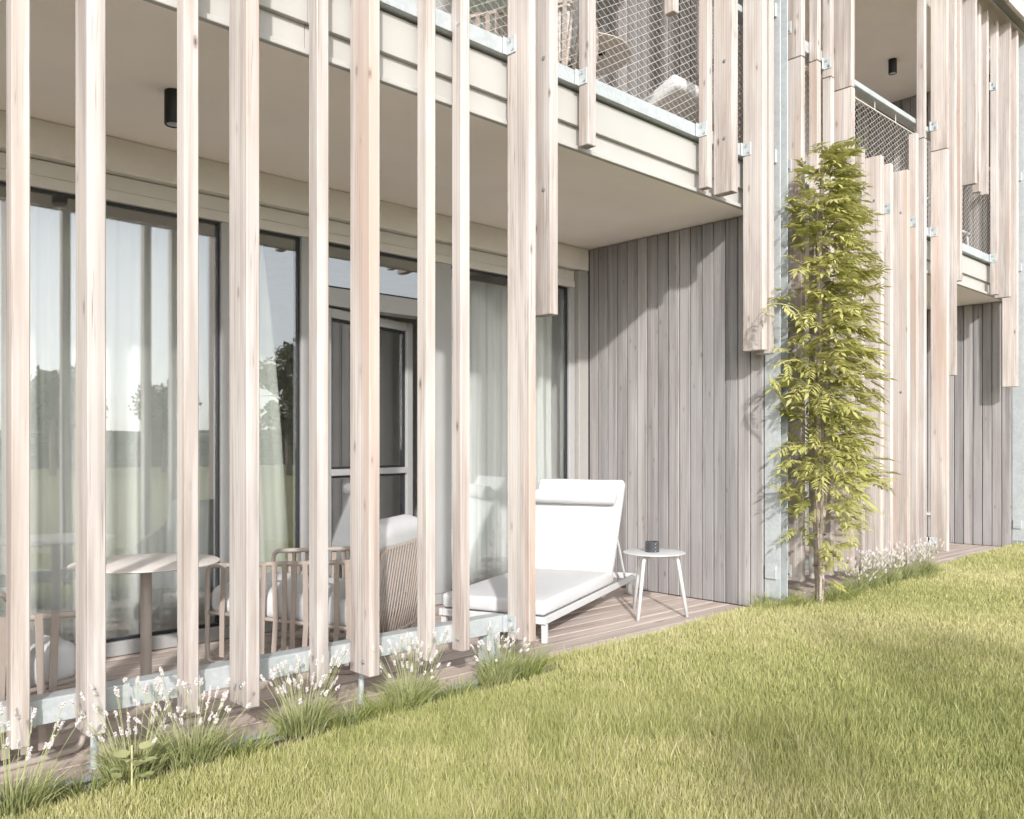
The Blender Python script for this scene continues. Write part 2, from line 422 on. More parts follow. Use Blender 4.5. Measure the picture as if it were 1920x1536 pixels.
h = rng.normal(0.029, 0.008, n).clip(0.014, 0.06) * (0.85 + 0.35 * cl)
long = rng.random(n) < 0.02; h[long] *= 1.45
near_edge = (p[:, 1] > e - 0.10) & (p[:, 0] > 3.2); h[near_edge] *= 1.25
wd = rng.uniform(0.0014, 0.0026, n) * (1 + 0.2 * (d - 2).clip(0))
cl4 = clump(p + 11.7, 0.55); rank = np.clip((cl4 - 0.72) / 0.18, 0, 1) * (0.4 + 0.6 * cl)
h = h * (1 + 0.8 * rank)
tone = (0.24 + 0.36 * cl3 + 0.16 * cl2 - 0.22 * rank + rng.normal(0, 0.19, n)).clip(0, 0.9)
dry = rng.random(n) < 0.08 + 0.22 * np.clip((cl3 * 0.6 + cl2 * 0.4 - 0.5) * 4, 0, 1); tone[dry] = rng.uniform(0.7, 1.0, dry.sum())
V, F, T = blades(np.column_stack([p, z]), h, wd, rng.uniform(0.05, 0.55, n), rng.uniform(0, 2 * np.pi, n), rng.uniform(0, np.pi, n), tone)
g = put('lawn_grass', np_mesh('lawn_grass', V, F, T), M['grass'])
tag(g, 'short yellow-green lawn grass in front of the terrace', 'grass', kind='stuff')

# planting beds of bare soil
def bed(x0, x1, label):
    b = MB(); nxx = int((x1 - x0) / 0.05); nyy = 7; vs = []
    for j in range(nyy + 1):
        for i in range(nxx + 1):
            x = x0 + (x1 - x0) * i / nxx; y = 3.03 + 0.29 * j / nyy
            edge = min(1, 3 * min(j, nyy - j) / nyy)
            vs.append((x, y + 0.015 * math.sin(5 * x), -0.07 + edge * (0.055 + 0.02 * random.random())))
    q = nxx + 1
    b.add(vs, [(j * q + i, j * q + i + 1, (j + 1) * q + i + 1, (j + 1) * q + i) for j in range(nyy) for i in range(nxx)])
    return tag(put('planting_bed', b.mesh(True), M['soil']), label, 'planting bed', kind='structure')
bed(-1.5, 3.25, 'brown soil strip with lavender along the near terrace')
bed(6.0, 8.6, 'soil strip with lavender below the dense timber screen')

# decks of separate boards
def deck(x0, x1, joints, label):
    root = empty('deck', ((x0 + x1) / 2, YE, -0.03)); tag(root, label, 'deck', kind='structure')
    bx('substructure', 'soil', root, x0, x1, YE + 0.05, YB + 0.1, -0.12, -0.036, 0)
    rows = 13; wdt = (YB + 0.14 - YE) / rows
    for r_ in range(rows):
        js = [x0] + [j + random.uniform(-0.5, 0.5) for j in joints] + [x1]
        for a, c in zip(js, js[1:]):
            bx('board', 'deck', root, a + 0.0015, c - 0.0015, YE + r_ * wdt + 0.003, YE + (r_ + 1) * wdt - 0.003, -0.03 - random.random() * 0.0006, -random.random() * 0.0015)
    return root
deck(-1.9, XW - 0.022, (0.6, 3.1), 'weathered timber deck of the near terrace')
deck(5.95, XW2 - 0.022, (7.8, 9.6), 'timber deck of the next terrace')
def edging(x0, x1, label):
    b = MB(); b.box(x0, x1, 3.318, 3.326, -0.14, 0.004); b.box(x0, x1, 3.285, 3.318, -0.004, 0.004)
    tag(put('edging_strip', b.mesh(), M['galv']), label, 'edging')
edging(-1.9, 3.3, 'galvanised edging strip along the near deck front')

# ================================================================== BUILDING
bld = empty('building', (5, 6, 0), 0, 'two storey building with recessed terraces and plastered lintels', 'building')
# floor slab between storeys, soffits, roof
def slab(x0, x1):
    bx('slab', 'soffit', bld, x0, x1, 3.47, 9.4, H1 + 0.035, Z2 - 0.03, 0)
    sf = bx('soffit', 'soffit', bld, x0, x1, 3.43, YB + 0.12, H1, H1 + 0.033, 0.002)
    bx('trim', 'fascia', bld, x0, x1, 3.395, 3.427, H1 - 0.004, H1 + 0.022, 0.003)
    nb = 4
    js = [x0 + (x1 - x0) * k / nb for k in range(nb + 1)]
    for k in range(nb):
        sh = random.uniform(-0.3, 0.3) if 0 < k else 0
        bx('fascia_board', 'fascia', bld, js[k] + 0.0015, js[k + 1] - 0.0015, 3.436, 3.456, H1 + 0.026, 3.115, 0.002)
        bx('fascia_board', 'fascia', bld, js[k] + 0.0015, js[k + 1] - 0.0015, 3.408, 3.434, 3.095, 3.288, 0.002)
    bx('balcony_floor', 'deck', bld, x0, x1, 3.46, YB + 0.1, Z2 - 0.028, Z2, 0.002)
slab(-1.9, 5.82); slab(5.86, 11.44)
for x0, x1 in ((-1.9, 5.82), (5.86, 14)):
    bx('upper_soffit', 'soffit', bld, x0, x1, 3.45, YB + 0.12, H2, H2 + 0.1, 0.002)
roof = bx('roof', 'flash', bld, -1.9, 16, 3.0, 9.4, 6.42, 6.55, 0.004)
bx('roof_core', 'soffit', bld, -1.9, 16, 3.42, 9.4, H2 + 0.11, 6.41, 0)
k = 0; x = -1.9
while x < 15.5:
    bx('eave_panel', 'shingle', bld, x + 0.006, x + 0.714, 3.06 + 0.004 * (k % 2), 3.10 + 0.004 * (k % 2), 6.05, 6.40, 0.003); x += 0.72; k += 1

# room behind each window wall
def room(x0, x1, z0, z1):
    bx('room_back', 'room', bld, x0, x1, 9.2, 9.35, z0 + 0.004, z1, 0)
    bx('room_floor', 'room_floor', bld, x0, x1, YB + 0.22, 9.2, z0 - 0.06, z0 - 0.004, 0)
    bx('room_side', 'room', bld, x0 - 0.02, x0 + 0.06, YB + 0.24, 9.2, z0, z1, 0)
    bx('room_side', 'room', bld, x1 - 0.06, x1 + 0.02, YB + 0.24, 9.2, z0, z1, 0)
    bx('room_ceiling', 'room', bld, x0 + 0.07, x1 - 0.07, YB + 0.24, 9.19, z1 - 0.08, z1 - 0.02, 0)
room(-1.8, XW - 0.05, 0, H1); room(-1.8, XW - 0.05, Z2, H2); room(5.95, XW2 - 0.05, 0, H1); room(5.95, XW2 - 0.05, Z2, H2)

def pane(parent, x0, x1, z0, z1, y=5.15, fw=0.05):
    """one fixed light: gasket strips round a glass sheet, both sub-parts of the window"""
    g = 0.014
    for a, c, d0, d1 in ((x0, x0 + g, z0, z1), (x1 - g, x1, z0, z1), (x0 + g, x1 - g, z0, z0 + g), (x0 + g, x1 - g, z1 - g, z1)):
        bx('gasket', 'gasket', parent, a, c, y - 0.022, y + 0.012, d0, d1, 0)
    bx('glass', 'glass', parent, x0 + g, x1 - g, y - 0.006, y + 0.006, z0 + g, z1 - g, 0)
def window(x0, x1, z0, z1, base):
    wn_ = empty('window', ((x0 + x1) / 2, 5.13, z0)); wn_.parent = bld; wn_.location = Vector(((x0 + x1) / 2, 5.13, z0)) - org(bld)
    return wn_
def frame_bar(p, x0, x1, z0, z1, y0=5.10, y1=5.22, mat='frame'):
    return bx('frame', mat, p, x0, x1, y0, y1, z0, z1, 0.003)
def facade(zb, xa, xb, xs_, door):
    """lintel, reveal, frames and glazing of one storey of one bay; xs_ = panes [(x0, x1)]; door = (x0, x1) or None"""
    zh = zb + 2.60
    top = zb + H1 if zb == 0 else H2
    bx('lintel', 'plaster', bld, xa, xb, YB, YB + 0.19, zb + 2.755, top - 0.002, 0.004)
    bx('jamb', 'jamb', bld, xb - 0.125, xb - 0.0, YB + 0.001, YB + 0.19, zb + 0.002, zb + 2.752, 0.006)
    w_ = window(xa, xb - 0.13, zb, zh, zb)
    frame_bar(w_, xa, xb - 0.128, zh + 0.062, zb + 2.75, 5.11, 5.23, 'head_brightened')
    frame_bar(w_, xa, xb - 0.128, zh, zh + 0.06, mat='head_brightened')
    frame_bar(w_, xa, xb - 0.128, zb + 0.004, zb + 0.085)
    edges = sorted([q for q in xs_] + ([door] if door else []))
    prev = xa
    for a, c in edges + [(xb - 0.128, None)]:
        if a - prev > 0.01: frame_bar(w_, prev, a, zb + 0.087, zh - 0.002)
        prev = c
    for a, c in xs_: pane(w_, a, c, zb + 0.087, zh - 0.002)
    if door:
        a, c = door
        dw = empty('door'); dw.parent = bld; dw.location = Vector((a + 0.01, 5.15, zb)) - org(bld)
        frame_bar(w_, a, c, zb + 2.165, zb + 2.29, 5.095, 5.22)          # transom bar
        pane(w_, a + 0.003, c - 0.003, zb + 2.293, zh - 0.002)
        frame_bar(dw, a + 0.004, a + 0.075, zb + 0.09, zb + 2.15, 5.09, 5.16)
        frame_bar(dw, c - 0.075, c - 0.004, zb + 0.09, zb + 2.15, 5.09, 5.16)
        frame_bar(dw, a + 0.077, c - 0.077, zb + 2.085, zb + 2.15, 5.09, 5.16)
        frame_bar(dw, a + 0.077, c - 0.077, zb + 0.09, zb + 0.17, 5.09, 5.16)
        frame_bar(dw, a + 0.077, c - 0.077, zb + 1.00, zb + 1.045, 5.085, 5.15)
        pane(dw, a + 0.08, c - 0.08, zb + 0.172, zb + 0.998, 5.13)
        pane(dw, a + 0.08, c - 0.08, zb + 1.047, zb + 2.083, 5.13)
        if zb == 0: dw.rotation_euler = (0, 0, R(15))          # the leaf stands ajar, opening inwards
P1 = [(-1.75, 0.30), (0.42, 2.33), (2.47, 2.885), (4.17, 5.50)]
facade(0, -1.85, XW - 0.025, P1, (3.03, 4.00))
facade(Z2, -1.85, XW - 0.025, P1, (3.03, 4.00))
P2 = [(6.0, 7.9), (8.05, 8.5), (9.78, 11.12)]
facade(0, 5.9, XW2 - 0.025, P2, (8.65, 9.62))
facade(Z2, 5.9, XW2 - 0.025, P2, (8.65, 9.62))

# boarded side walls
def side_wall(x, z0, z1, label):
    w_ = bx('side_wall', 'gasket', bld, x + 0.002, x + 0.10, 3.36, YB + 0.2, z0, z1, 0)
    if label: w_['label'] = label
    nb = 16; y = YB - 0.0; wb = (YB - 3.335) / nb
    for k_ in range(nb):
        y1 = YB - k_ * wb; y0 = y1 - wb
        me = boxm(0.022, wb - 0.009, z1 - z0 - 0.006, 0.003, 'greyboard')
        put('board', me, M['greyboard'], w_, (x - 0.011 - random.random() * 0.0015, (y0 + y1) / 2, z0 + 0.003))
for x in (XW, XW2):
    side_wall(x, 0.0, H1 - 0.002, 'grey weathered vertical board wall'); side_wall(x, Z2 + 0.002, H2 - 0.002, None)
bx('party_wall', 'fascia', bld, -2.0, -1.9, 3.36, YB + 0.2, 0, H2, 0.004)
# steel end posts of the party walls
def steel_post(x, label):
    p_ = empty('steel_post', (x, 3.27, 0), 0, label, 'post')
    bx('flange', 'galv', p_, x - 0.012, x - 0.002, 3.205, 3.332, -0.05, 6.04, 0.001)
    bx('web', 'galv', p_, x, x + 0.09, 3.30, 3.31, -0.05, 6.04, 0.001)
    bx('back_flange', 'galv', p_, x + 0.092, x + 0.10, 3.205, 3.332, -0.05, 6.04, 0.001)
    bx('sleeve', 'rubber', p_, x - 0.018, x + 0.106, 3.20, 3.336, -0.06, 0.09, 0.002)
    for zz in (0.28, 3.33, 4.40):
        bx('cleat', 'galv', p_, x - 0.03, x - 0.0125, 3.23, 3.32, zz - 0.05, zz + 0.05, 0.002)
steel_post(XW + 0.005, 'tall galvanised steel post at the end of the near grey board wall')
steel_post(XW2 + 0.005, 'galvanised steel post at the end of the farther grey wall')

# ================================================================== TIMBER SCREENS
DEEP = (3.20, 0.16, 0.056); SHAL = (3.286, 0.074, 0.058)
ZB, ZT = 0.165, 6.04
def bracket(scr, x, z, y=3.345, side=-1):
    """bent galvanised plate on the side of a slat, two bolts"""
    t = 0.006
    x0 = x - t if side < 0 else x
    br = bx('bracket', 'galv', scr, x0, x0 + t, y - 0.052, y + 0.02, z - 0.046, z + 0.046, 0.001)
    br2 = bx('flap', 'galv', br, x0 - (0.028 if side < 0 else -t - 0.001), x0 - 0.001 if side < 0 else x0 + 0.034, y + 0.006, y + 0.012, z - 0.046, z + 0.046, 0.001)
    for dz, dy in ((0.022, -0.012), (-0.024, -0.034)):
        b_ = lathe([(0, 0.007), (0.0065, 0.007), (0.0075, 0.004), (0.011, 0.0035), (0.011, 0.0)], 10)
        o_ = put('bolt', b_, M['bolt'], br, (x0 if side < 0 else x0 + t, y + dy, z + dz), (0, R(90 * side), 0))
def slat(scr, x, kind, zb=ZB, zt=ZT, joint=None, dy=0.0, w_=None, d_=None):
    y, dep, wid = DEEP if kind == 'D' else SHAL
    if d_: y, dep = y + dep - d_, d_
    if w_: wid = w_
    segs = [(zb, zt)] if not joint else [(zb, joint - 0.003), (joint + 0.003, zt)]
    for a, c in segs:
        o_ = bx('timber_slat', 'larch', scr, x, x + wid, y + dy, y + dep + dy, a, c, 0.004)
        o_.rotation_euler = (random.uniform(-1, 1) * 0.0006, random.uniform(-1, 1) * 0.0008, 0)
def bolt_on(scr, x, y, z):
    b_ = lathe([(0, 0.007), (0.0065, 0.007), (0.0075, 0.004), (0.012, 0.0035), (0.012, 0.0)], 10)
    put('bolt', b_, M['bolt'], scr, (x, y, z), (0, R(-90), 0))
ZL, ZU, ZHR = 0.255, 3.345, 4.40
s1 = empty('timber_screen', (2, 3.3, 0), 0, 'open screen of tall pale larch slats in front of the near terrace', 'slat screen')
for x, kd in ((-1.55, 'D'), (-1.12, 'S'), (-0.78, 'D'), (-0.4, 'S'), (-0.16, 'D'), (0.22, 'S'), (0.43, 'D')): slat(s1, x, kd)
for x, kd, kw in ((0.757, 'S', {}), (0.98, 'D', {'d_': 0.135, 'w_': 0.064}), (1.351, 'S', {}), (1.567, 'D', {}), (1.934, 'S', {}), (2.146, 'D', {}), (2.528, 'S', {}), (2.748, 'S', {}), (3.131, 'D', {'d_': 0.17, 'w_': 0.05})):
    slat(s1, x, kd, ZB + random.uniform(-0.012, 0.012), **kw)
# hanging slats above the open part of the terrace
slat(s1, 3.319, 'D', 1.918, d_=0.14, w_=0.062)
slat(s1, 3.70, 'S', 2.946, w_=0.07)
slat(s1, 4.522, 'S', 4.0); slat(s1, 4.906, 'S', 2.95); slat(s1, 5.083, 'D', 2.943, w_=0.075, d_=0.15)
slat(s1, 5.461, 'D', 1.89, w_=0.066); slat(s1, 5.56, 'D', 1.87, w_=0.06, dy=-0.05, d_=0.11)
def rail(scr, x0, x1, z, hh=0.045, y0=3.362, dpt=0.085, name='rail'):
    b_ = MB(); b_.box(x0, x1, y0, y0 + 0.007, z - hh, z + hh); b_.box(x0, x1, y0 + 0.007, y0 + dpt, z + hh - 0.007, z + hh); b_.box(x0, x1, y0 + 0.007, y0 + dpt, z - hh, z - hh + 0.007)
    me = b_.mesh(); c_ = Vector(((x0 + x1) / 2, y0, z)); me.transform(Matrix.Translation(-c_))
    o_ = put(name, me, M['galv'], scr, c_); md = o_.modifiers.new('b', 'BEVEL'); md.width = 0.003; md.segments = 2; return o_
rail(s1, -1.85, 3.115, ZL); rail(s1, -1.85, XW - 0.02, ZU, 0.043, 3.362, 0.07)
for x, z_ in ((3.131, ZL), (3.131, ZU), (3.70, ZU), (4.906, ZU), (5.461, ZU), (5.083, ZHR)): bracket(s1, x, z_)
for x in (0.757, 1.351, 1.934, 2.528):
    bracket(s1, x + 0.058, ZL, side=1); bracket(s1, x + 0.058, ZU, side=1)
for x, y in ((0.98, 3.27), (1.567, 3.25), (2.146, 3.25), (2.748, 3.31)): bolt_on(s1, x, y, ZL - 0.02); bolt_on(s1, x, y, ZU - 0.02)
for x in (3.319, 5.083): bolt_on(s1, x, 3.27, ZU - 0.03); bolt_on(s1, x, 3.27, 2.6 if x < 4 else ZU + 0.5)
# feet that carry the lower rail
for x in (3.04,):
    ft = bx('foot', 'galv', s1, x - 0.045, x + 0.045, 3.366, 3.44, 0.07, ZL - 0.046, 0.002)
    bx('sleeve', 'rubber', ft, x - 0.049, x + 0.049, 3.362, 3.444, 0.0, 0.07, 0.002)
for x in (1.06, 2.24, -0.3):
    put('foot', lathe([(0, 0), (0.028, 0), (0.028, 0.006), (0.014, 0.008), (0.014, ZL - 0.045), (0, ZL - 0.045)], 14), M['galv'], s1, (x, 3.41, 0))

s2 = empty('timber_screen', (7.3, 3.3, 0), 0, 'dense screen of larch slats with stepped tops beside the climbing vine', 'slat screen')
for x, kd, zt, j in ((6.02, 'D', ZT, 4.155), (6.437, 'S', ZT, 4.28), (6.661, 'S', ZT, 4.216), (6.85, 'D', ZT, 4.164), (7.234, 'S', 3.78, None), (7.408, 'D', 3.73, None),
                     (7.806, 'S', 3.77, None), (7.97, 'D', 3.73, None), (8.38, 'S', 4.19, None), (8.571, 'S', ZT, 4.19)):
    slat(s2, x, kd, ZB + random.uniform(-0.03, 0.02) - (0.04 if x > 7 else 0), zt, j)
rail(s2, XW + 0.12, 8.95, ZL); rail(s2, XW + 0.12, 8.95, ZU, 0.043, 3.362, 0.04); rail(s2, XW + 0.12, 6.92, ZHR)
for x, z_ in ((6.02, ZL), (6.02, ZU), (6.02, ZHR), (6.661, 4.33), (7.234, ZU + 0.02), (7.806, ZU + 0.02), (8.38, ZU)): bracket(s2, x, z_, y=3.335)
for x, y in ((6.85, 3.26), (7.408, 3.26), (7.97, 3.26)): bolt_on(s2, x, y, ZU); bolt_on(s2, x, y, 1.7)

s3 = empty('timber_screen', (10, 3.3, 0), 0, 'far slat screen with hanging and full height larch slats at right edge', 'slat screen')
slat(s3, 8.919, 'D', ZB, ZT, 4.15)
for x, kd, zb_ in ((9.374, 'S', 1.94), (9.523, 'S', 2.935), (9.703, 'D', 3.97), (10.09, 'S', 3.98), (10.324, 'S', 4.0), (10.655, 'S', 2.93), (10.80, 'D', 2.91), (11.06, 'D', 1.9)):
    slat(s3, x, kd, zb_)
for x, kd in ((11.47, 'D'), (11.8, 'S'), (12.0, 'D'), (12.35, 'S'), (12.55, 'D'), (12.9, 'S'), (13.1, 'D'), (13.5, 'S'), (13.8, 'D')): slat(s3, x, kd)
rail(s3, 8.95, XW2 - 0.02, ZU, 0.043, 3.362, 0.07); rail(s3, XW2 + 0.12, 14, ZL); rail(s3, XW2 + 0.12, 14, ZU); rail(s3, 8.86, 8.93, ZL)
for x, z_ in ((8.919, ZL), (8.919, ZU), (8.919, ZHR), (10.655, ZU), (10.655, ZHR + 0.9), (11.47, ZL), (11.47, ZU)): bracket(s3, x, z_)

# ================================================================== BALCONY RAILINGS with steel net
def railing(x0, x1, label, visible=True):
    rl = empty('balcony_railing', (x0, 3.47, Z2), 0, label, 'railing')
    b_ = MB(); z0, z1 = Z2 + 0.05, ZHR - 0.13; wd_, ht = 0.088, 0.052; sl_ = ht / wd_
    span = (z1 - z0) / sl_; y = 3.405; r_ = 0.0013
    k_ = int(math.floor((x0 - span) / wd_))
    while k_ * wd_ < x1:
        xa = k_ * wd_
        for sgn in (1, -1):
            pa = [xa, z0 if sgn > 0 else z1]; pb = [xa + span, z1 if sgn > 0 else z0]
            if pa[0] < x0: t_ = (x0 - pa[0]) / span; pa = [x0, pa[1] + (pb[1] - pa[1]) * t_]
            if pb[0] > x1: t_ = (x1 - pa[0]) / (pb[0] - pa[0]); pb = [x1, pa[1] + (pb[1] - pa[1]) * t_]
            if pb[0] - pa[0] > 0.01: b_.tube([(pa[0], y + 0.001 * sgn, pa[1]), (pb[0], y + 0.001 * sgn, pb[1])], r_, 4)
        k_ += 1
    me = b_.mesh(); me.transform(Matrix.Translation((-x0, -3.47, -Z2)))
    o_ = put('net', me, M['wire'], rl, (x0, 3.47, Z2)); o_['kind'] = 'stuff'
    for zz in (z0, z1):
        b_ = MB(); b_.tube([(0, y - 3.47, 0), (x1 - x0, y - 3.47, 0)], 0.005, 6); put('cable', b_.mesh(True), M['wire'], rl, (x0, 3.47, zz))
    bx('handrail', 'galv', rl, x0, x1, 3.37, 3.47, ZHR - 0.05, ZHR, 0.004)
    for k_ in range(int((x1 - x0) / 0.45) + 1):
        xx = x0 + 0.1 + k_ * 0.45
        if xx < x1: bx('hook', 'wire', rl, xx - 0.003, xx + 0.003, 3.402, 3.408, z1 - 0.004, ZHR - 0.05, 0)
railing(-1.85, XW - 0.03, 'diamond steel net railing of the near upper balcony')
railing(XW + 0.13, XW2 - 0.03, 'steel net railing with broad handrail on the farther upper balcony')

# ================================================================== CURTAINS
def curtain(x0, x1, zb, label, mat='curtain', y=5.31, hgt=2.5, amp=0.035, taper=0.0, seed=1, wl=0.11):
    rd = random.Random(seed); n_ = int((x1 - x0) / 0.009); rows = 10
    xsx = []; ph = 0.0; offs = []
    for i in range(n_ + 1):
        u = i / n_; ph += 0.009 / wl * 2 * math.pi * (0.75 + 0.5 * math.sin(i * 0.013 + seed) ** 2)
        offs.append((math.sin(ph) + 0.35 * math.sin(2.3 * ph + seed), 0.6 + 0.4 * math.sin(i * 0.021 + seed * 2)))
    b_ = MB(); vs = []
    for j in range(rows + 1):
        t = j / rows
        for i in range(n_ + 1):
            u = i / n_; s_, am = offs[i]
            x = (x1 - x0) * u
            if taper: x *= 1 - taper * t ** 1.5
            vs.append((x + 0.006 * math.sin(7 * t + i * 0.05), amp * (1 - 0.45 * t) * am * s_ + 0.004 * math.sin(5 * t + i * 0.07), hgt * t))
    q = n_ + 1
    b_.add(vs, [(j * q + i, j * q + i + 1, (j + 1) * q + i + 1, (j + 1) * q + i) for j in range(rows) for i in range(n_)])
    o_ = put('curtain', b_.mesh(True), M[mat], None, (x0, y, zb + 0.06)); tag(o_, label, 'curtain')
    md = o_.modifiers.new('thick', 'SOLIDIFY'); md.thickness = 0.002
    return o_
curtain(0.30, 2.34, 0, 'pale grey curtain behind the large glass panel beside the round table', seed=3, amp=0.04, wl=0.17, mat='curtain')
curtain(2.42, 2.92, 0, 'white curtain gathered in the narrow window next to the door', 'curtain_white', seed=5, taper=0.42, amp=0.045, wl=0.2)
curtain(4.12, 5.48, 0, 'light grey pleated curtain behind the window by the sun lounger', seed=8)
curtain(-1.7, 0.20, 0, 'pale curtain behind the leftmost glass panel', seed=12)
curtain(0.4, 2.9, Z2, 'white curtain behind the upper window over the round table', 'curtain_white', seed=14, hgt=2.5)
curtain(4.15, 5.5, Z2, 'white curtain behind the upper window by the upper grey wall', 'curtain_white', seed=15, hgt=2.5)
curtain(6.0, 8.5, 0, 'pale curtain in the farther terrace behind the dense screen', seed=16)
curtain(9.75, 11.1, 0, 'grey curtain in the farther terrace by its board wall', seed=17)
curtain(9.75, 11.1, Z2, 'pale curtain in the farther upper balcony window', seed=18, hgt=2.5)

# ================================================================== CEILING LAMPS
def lamp(x, y, z, label):
    r_ = empty('ceiling_lamp', (x, y, z - 0.165), 0, label, 'ceiling lamp', 'black cylinder ceiling lamps')
    put('body', lathe([(0, 0.165), (0.046, 0.165), (0.046, 0.003), (0.044, 0.0), (0.040, 0.0), (0.037, 0.02), (0, 0.02)], 36), M['black'], r_, (0, 0, 0), world=False)
    put('reflector', lathe([(0.036, 0.004), (0.02, 0.018), (0, 0.019)], 24), M['bolt'], r_, (0, 0, 0), world=False)
lamp(1.68, 4.21, H1, 'black cylinder ceiling lamp under the near terrace soffit')
lamp(10.08, 4.22, H2, 'black cylinder ceiling lamp under the farther upper soffit')
lamp(4.2, 4.21, H1 + 2.77, 'black cylinder ceiling lamp over the near upper balcony')

# ================================================================== FURNITURE
def strap_mesh(p0, p1, p2, wd=0.029, th=0.005):
    """flat strap from p0 over p1 to p2 in a plane y = const"""
    b_ = MB(); vs = []
    for p_ in (p0, p1, p2):
        for dx, dy in ((-wd / 2, -th / 2), (wd / 2, -th / 2), (wd / 2, th / 2), (-wd / 2, th / 2)): vs.append((p_[0] + dx, p_[1] + dy, p_[2]))
    fs = [(3, 2, 1, 0), (8, 9, 10, 11)]
    for i in (0, 4):
        for k_ in range(4): l = (k_ + 1) % 4; fs.append((i + k_, i + l, i + 4 + l, i + 4 + k_))
    b_.add(vs, fs); return b_.mesh()
def armchair(loc, rz, label):
    """lounge chair, front = +x; tube side loops, wrapped straps, corded back, white cushions"""
    c_ = empty('lounge_chair', loc, rz, label, 'lounge chair', 'taupe strap lounge chairs')
    T, S_ = M['taupe_tube'], M['taupe_strap']; hw = 0.35; r_ = 0.0135
    ztop = lambda x: 0.60 - 0.05 * (x + 0.42) / 0.87
    zmid = lambda x: 0.235 + 0.05 * (x + 0.42) / 0.87
    for s in (-1, 1):
        y = s * hw
        loop = round_path([(-0.42, y, ztop(-0.42)), (0.54, y, ztop(0.54)), (0.54, y, r_), (-0.34, y, r_)], 0.055, 6, True)
        b_ = MB(); b_.tube(loop, r_, 10, True); put('side_frame', b_.mesh(True), T, c_, world=False)
        b_ = MB(); b_.tube([(-0.40, y, zmid(-0.40)), (0.535, y, zmid(0.535))], 0.011, 8); put('seat_rail', b_.mesh(True), T, c_, world=False)
        b_ = MB(); b_.tube([(0.02, y, ztop(0.02)), (0.02, y, zmid(0.02))], 0.010, 8); put('side_post', b_.mesh(True), T, c_, world=False)
        for k_ in range(14):
            x = 0.43 - k_ * 0.061; sh = 0.012 * math.sin(k_ * 1.9 + s)
            put('strap', strap_mesh((x, y + s * 0.012, ztop(x) + 0.012), (x + sh, y + s * 0.0135, zmid(x)), (x + sh * 0.4 + 0.012, y + s * 0.009, 0.05)), S_, c_, world=False)
    # back frame, leaning
    xb, zt_, zb_ = -0.40, 0.66, 0.16
    lean = lambda z_: xb - 0.17 * (z_ - 0.1)
    pts = round_path([(lean(zb_), -hw, zb_), (lean(zt_), -hw, zt_), (lean(zt_), hw, zt_), (lean(zb_), hw, zb_)], 0.06, 6, True)
    b_ = MB(); b_.tube(pts, r_, 10, True); put('back_frame', b_.mesh(True), T, c_, world=False)
    b_ = MB(); b_.tube([(lean(0.3), -hw, 0.3), (lean(0.3), hw, 0.3)], 0.010, 8); put('back_rail', b_.mesh(True), T, c_, world=False)
    b_ = MB()
    for k_ in range(17):
        y = -hw + 0.03 + k_ * (2 * hw - 0.06) / 16; tw = 0.02 * math.sin(k_ * 0.7)
        b_.tube([(lean(zt_) - 0.013, y, zt_ + 0.004), (lean(0.3) - 0.015, y + tw * 0.4, 0.3), (lean(zb_) - 0.012, y + 0.012, zb_ - 0.004)], 0.0055, 5)
    put('back_cords', b_.mesh(True), S_, c_, world=False)
    # seat base and cushions
    b_ = MB()
    for k_ in range(7): b_.box(-0.40 + k_ * 0.13, -0.34 + k_ * 0.13, -hw, hw, zmid(-0.37 + k_ * 0.13) - 0.006, zmid(-0.37 + k_ * 0.13) + 0.006)
    put('seat_webbing', b_.mesh(), S_, c_, world=False)
    put('seat_cushion', pillow(0.92, 0.64, 0.15, 0.05, 0.025, 1), M['cushion'], c_, (0.10, 0, 0.25), (0, R(-3.5), 0), world=False)
    bc = put('back_cushion', pillow(0.47, 0.62, 0.16, 0.065, 0.03, 2), M['cushion'], c_, (-0.285, 0, 0.59), (0, R(-105), 0), world=False)
    return c_
f2 = math.atan2(0.845, -0.536)
armchair((2.595, 4.31, 0), f2, 'taupe strap lounge chair with its back to the slats, right of the round table')
armchair((0.50, 3.89, 0), R(8), 'taupe strap lounge chair partly cut by the left picture edge')
armchair((3.92, 4.10, Z2), f2 + 0.05, 'taupe strap lounge chair up on the balcony behind the steel net')

def bistro(loc, label, zt=0.62, r_=0.352):
    t_ = empty('round_table', loc, 0, label, 'table', 'round pedestal tables')
    put('table_top', lathe([(0, zt - 0.009), (r_ - 0.012, zt - 0.009), (r_, zt - 0.004), (r_, zt), (r_ - 0.003, zt + 0.002), (0, zt + 0.002)], 64), M['table_top'], t_, world=False)
    put('pedestal', lathe([(0.030, 0.012), (0.027, 0.02), (0.027, zt - 0.014)], 28), M['taupe_tube'], t_, world=False)
    put('base', lathe([(0, 0), (0.215, 0), (0.215, 0.007), (0.20, 0.011), (0, 0.012)], 48), M['taupe_tube'], t_, world=False)
    b_ = MB()
    for k_ in range(2):
        a = R(20 + 90 * k_); dx, dy = math.cos(a) * 0.18, math.sin(a) * 0.18
        b_.tube([(-dx, -dy, zt - 0.02), (dx, dy, zt - 0.02)], 0.011, 6)
    put('support', b_.mesh(), M['black'], t_, world=False)
bistro((1.61, 4.39, 0), 'round pale pedestal table on the near terrace between two lounge chairs')
bistro((4.56, 4.12, Z2), 'round pedestal table on the upper balcony seen from below', 0.66, 0.36)

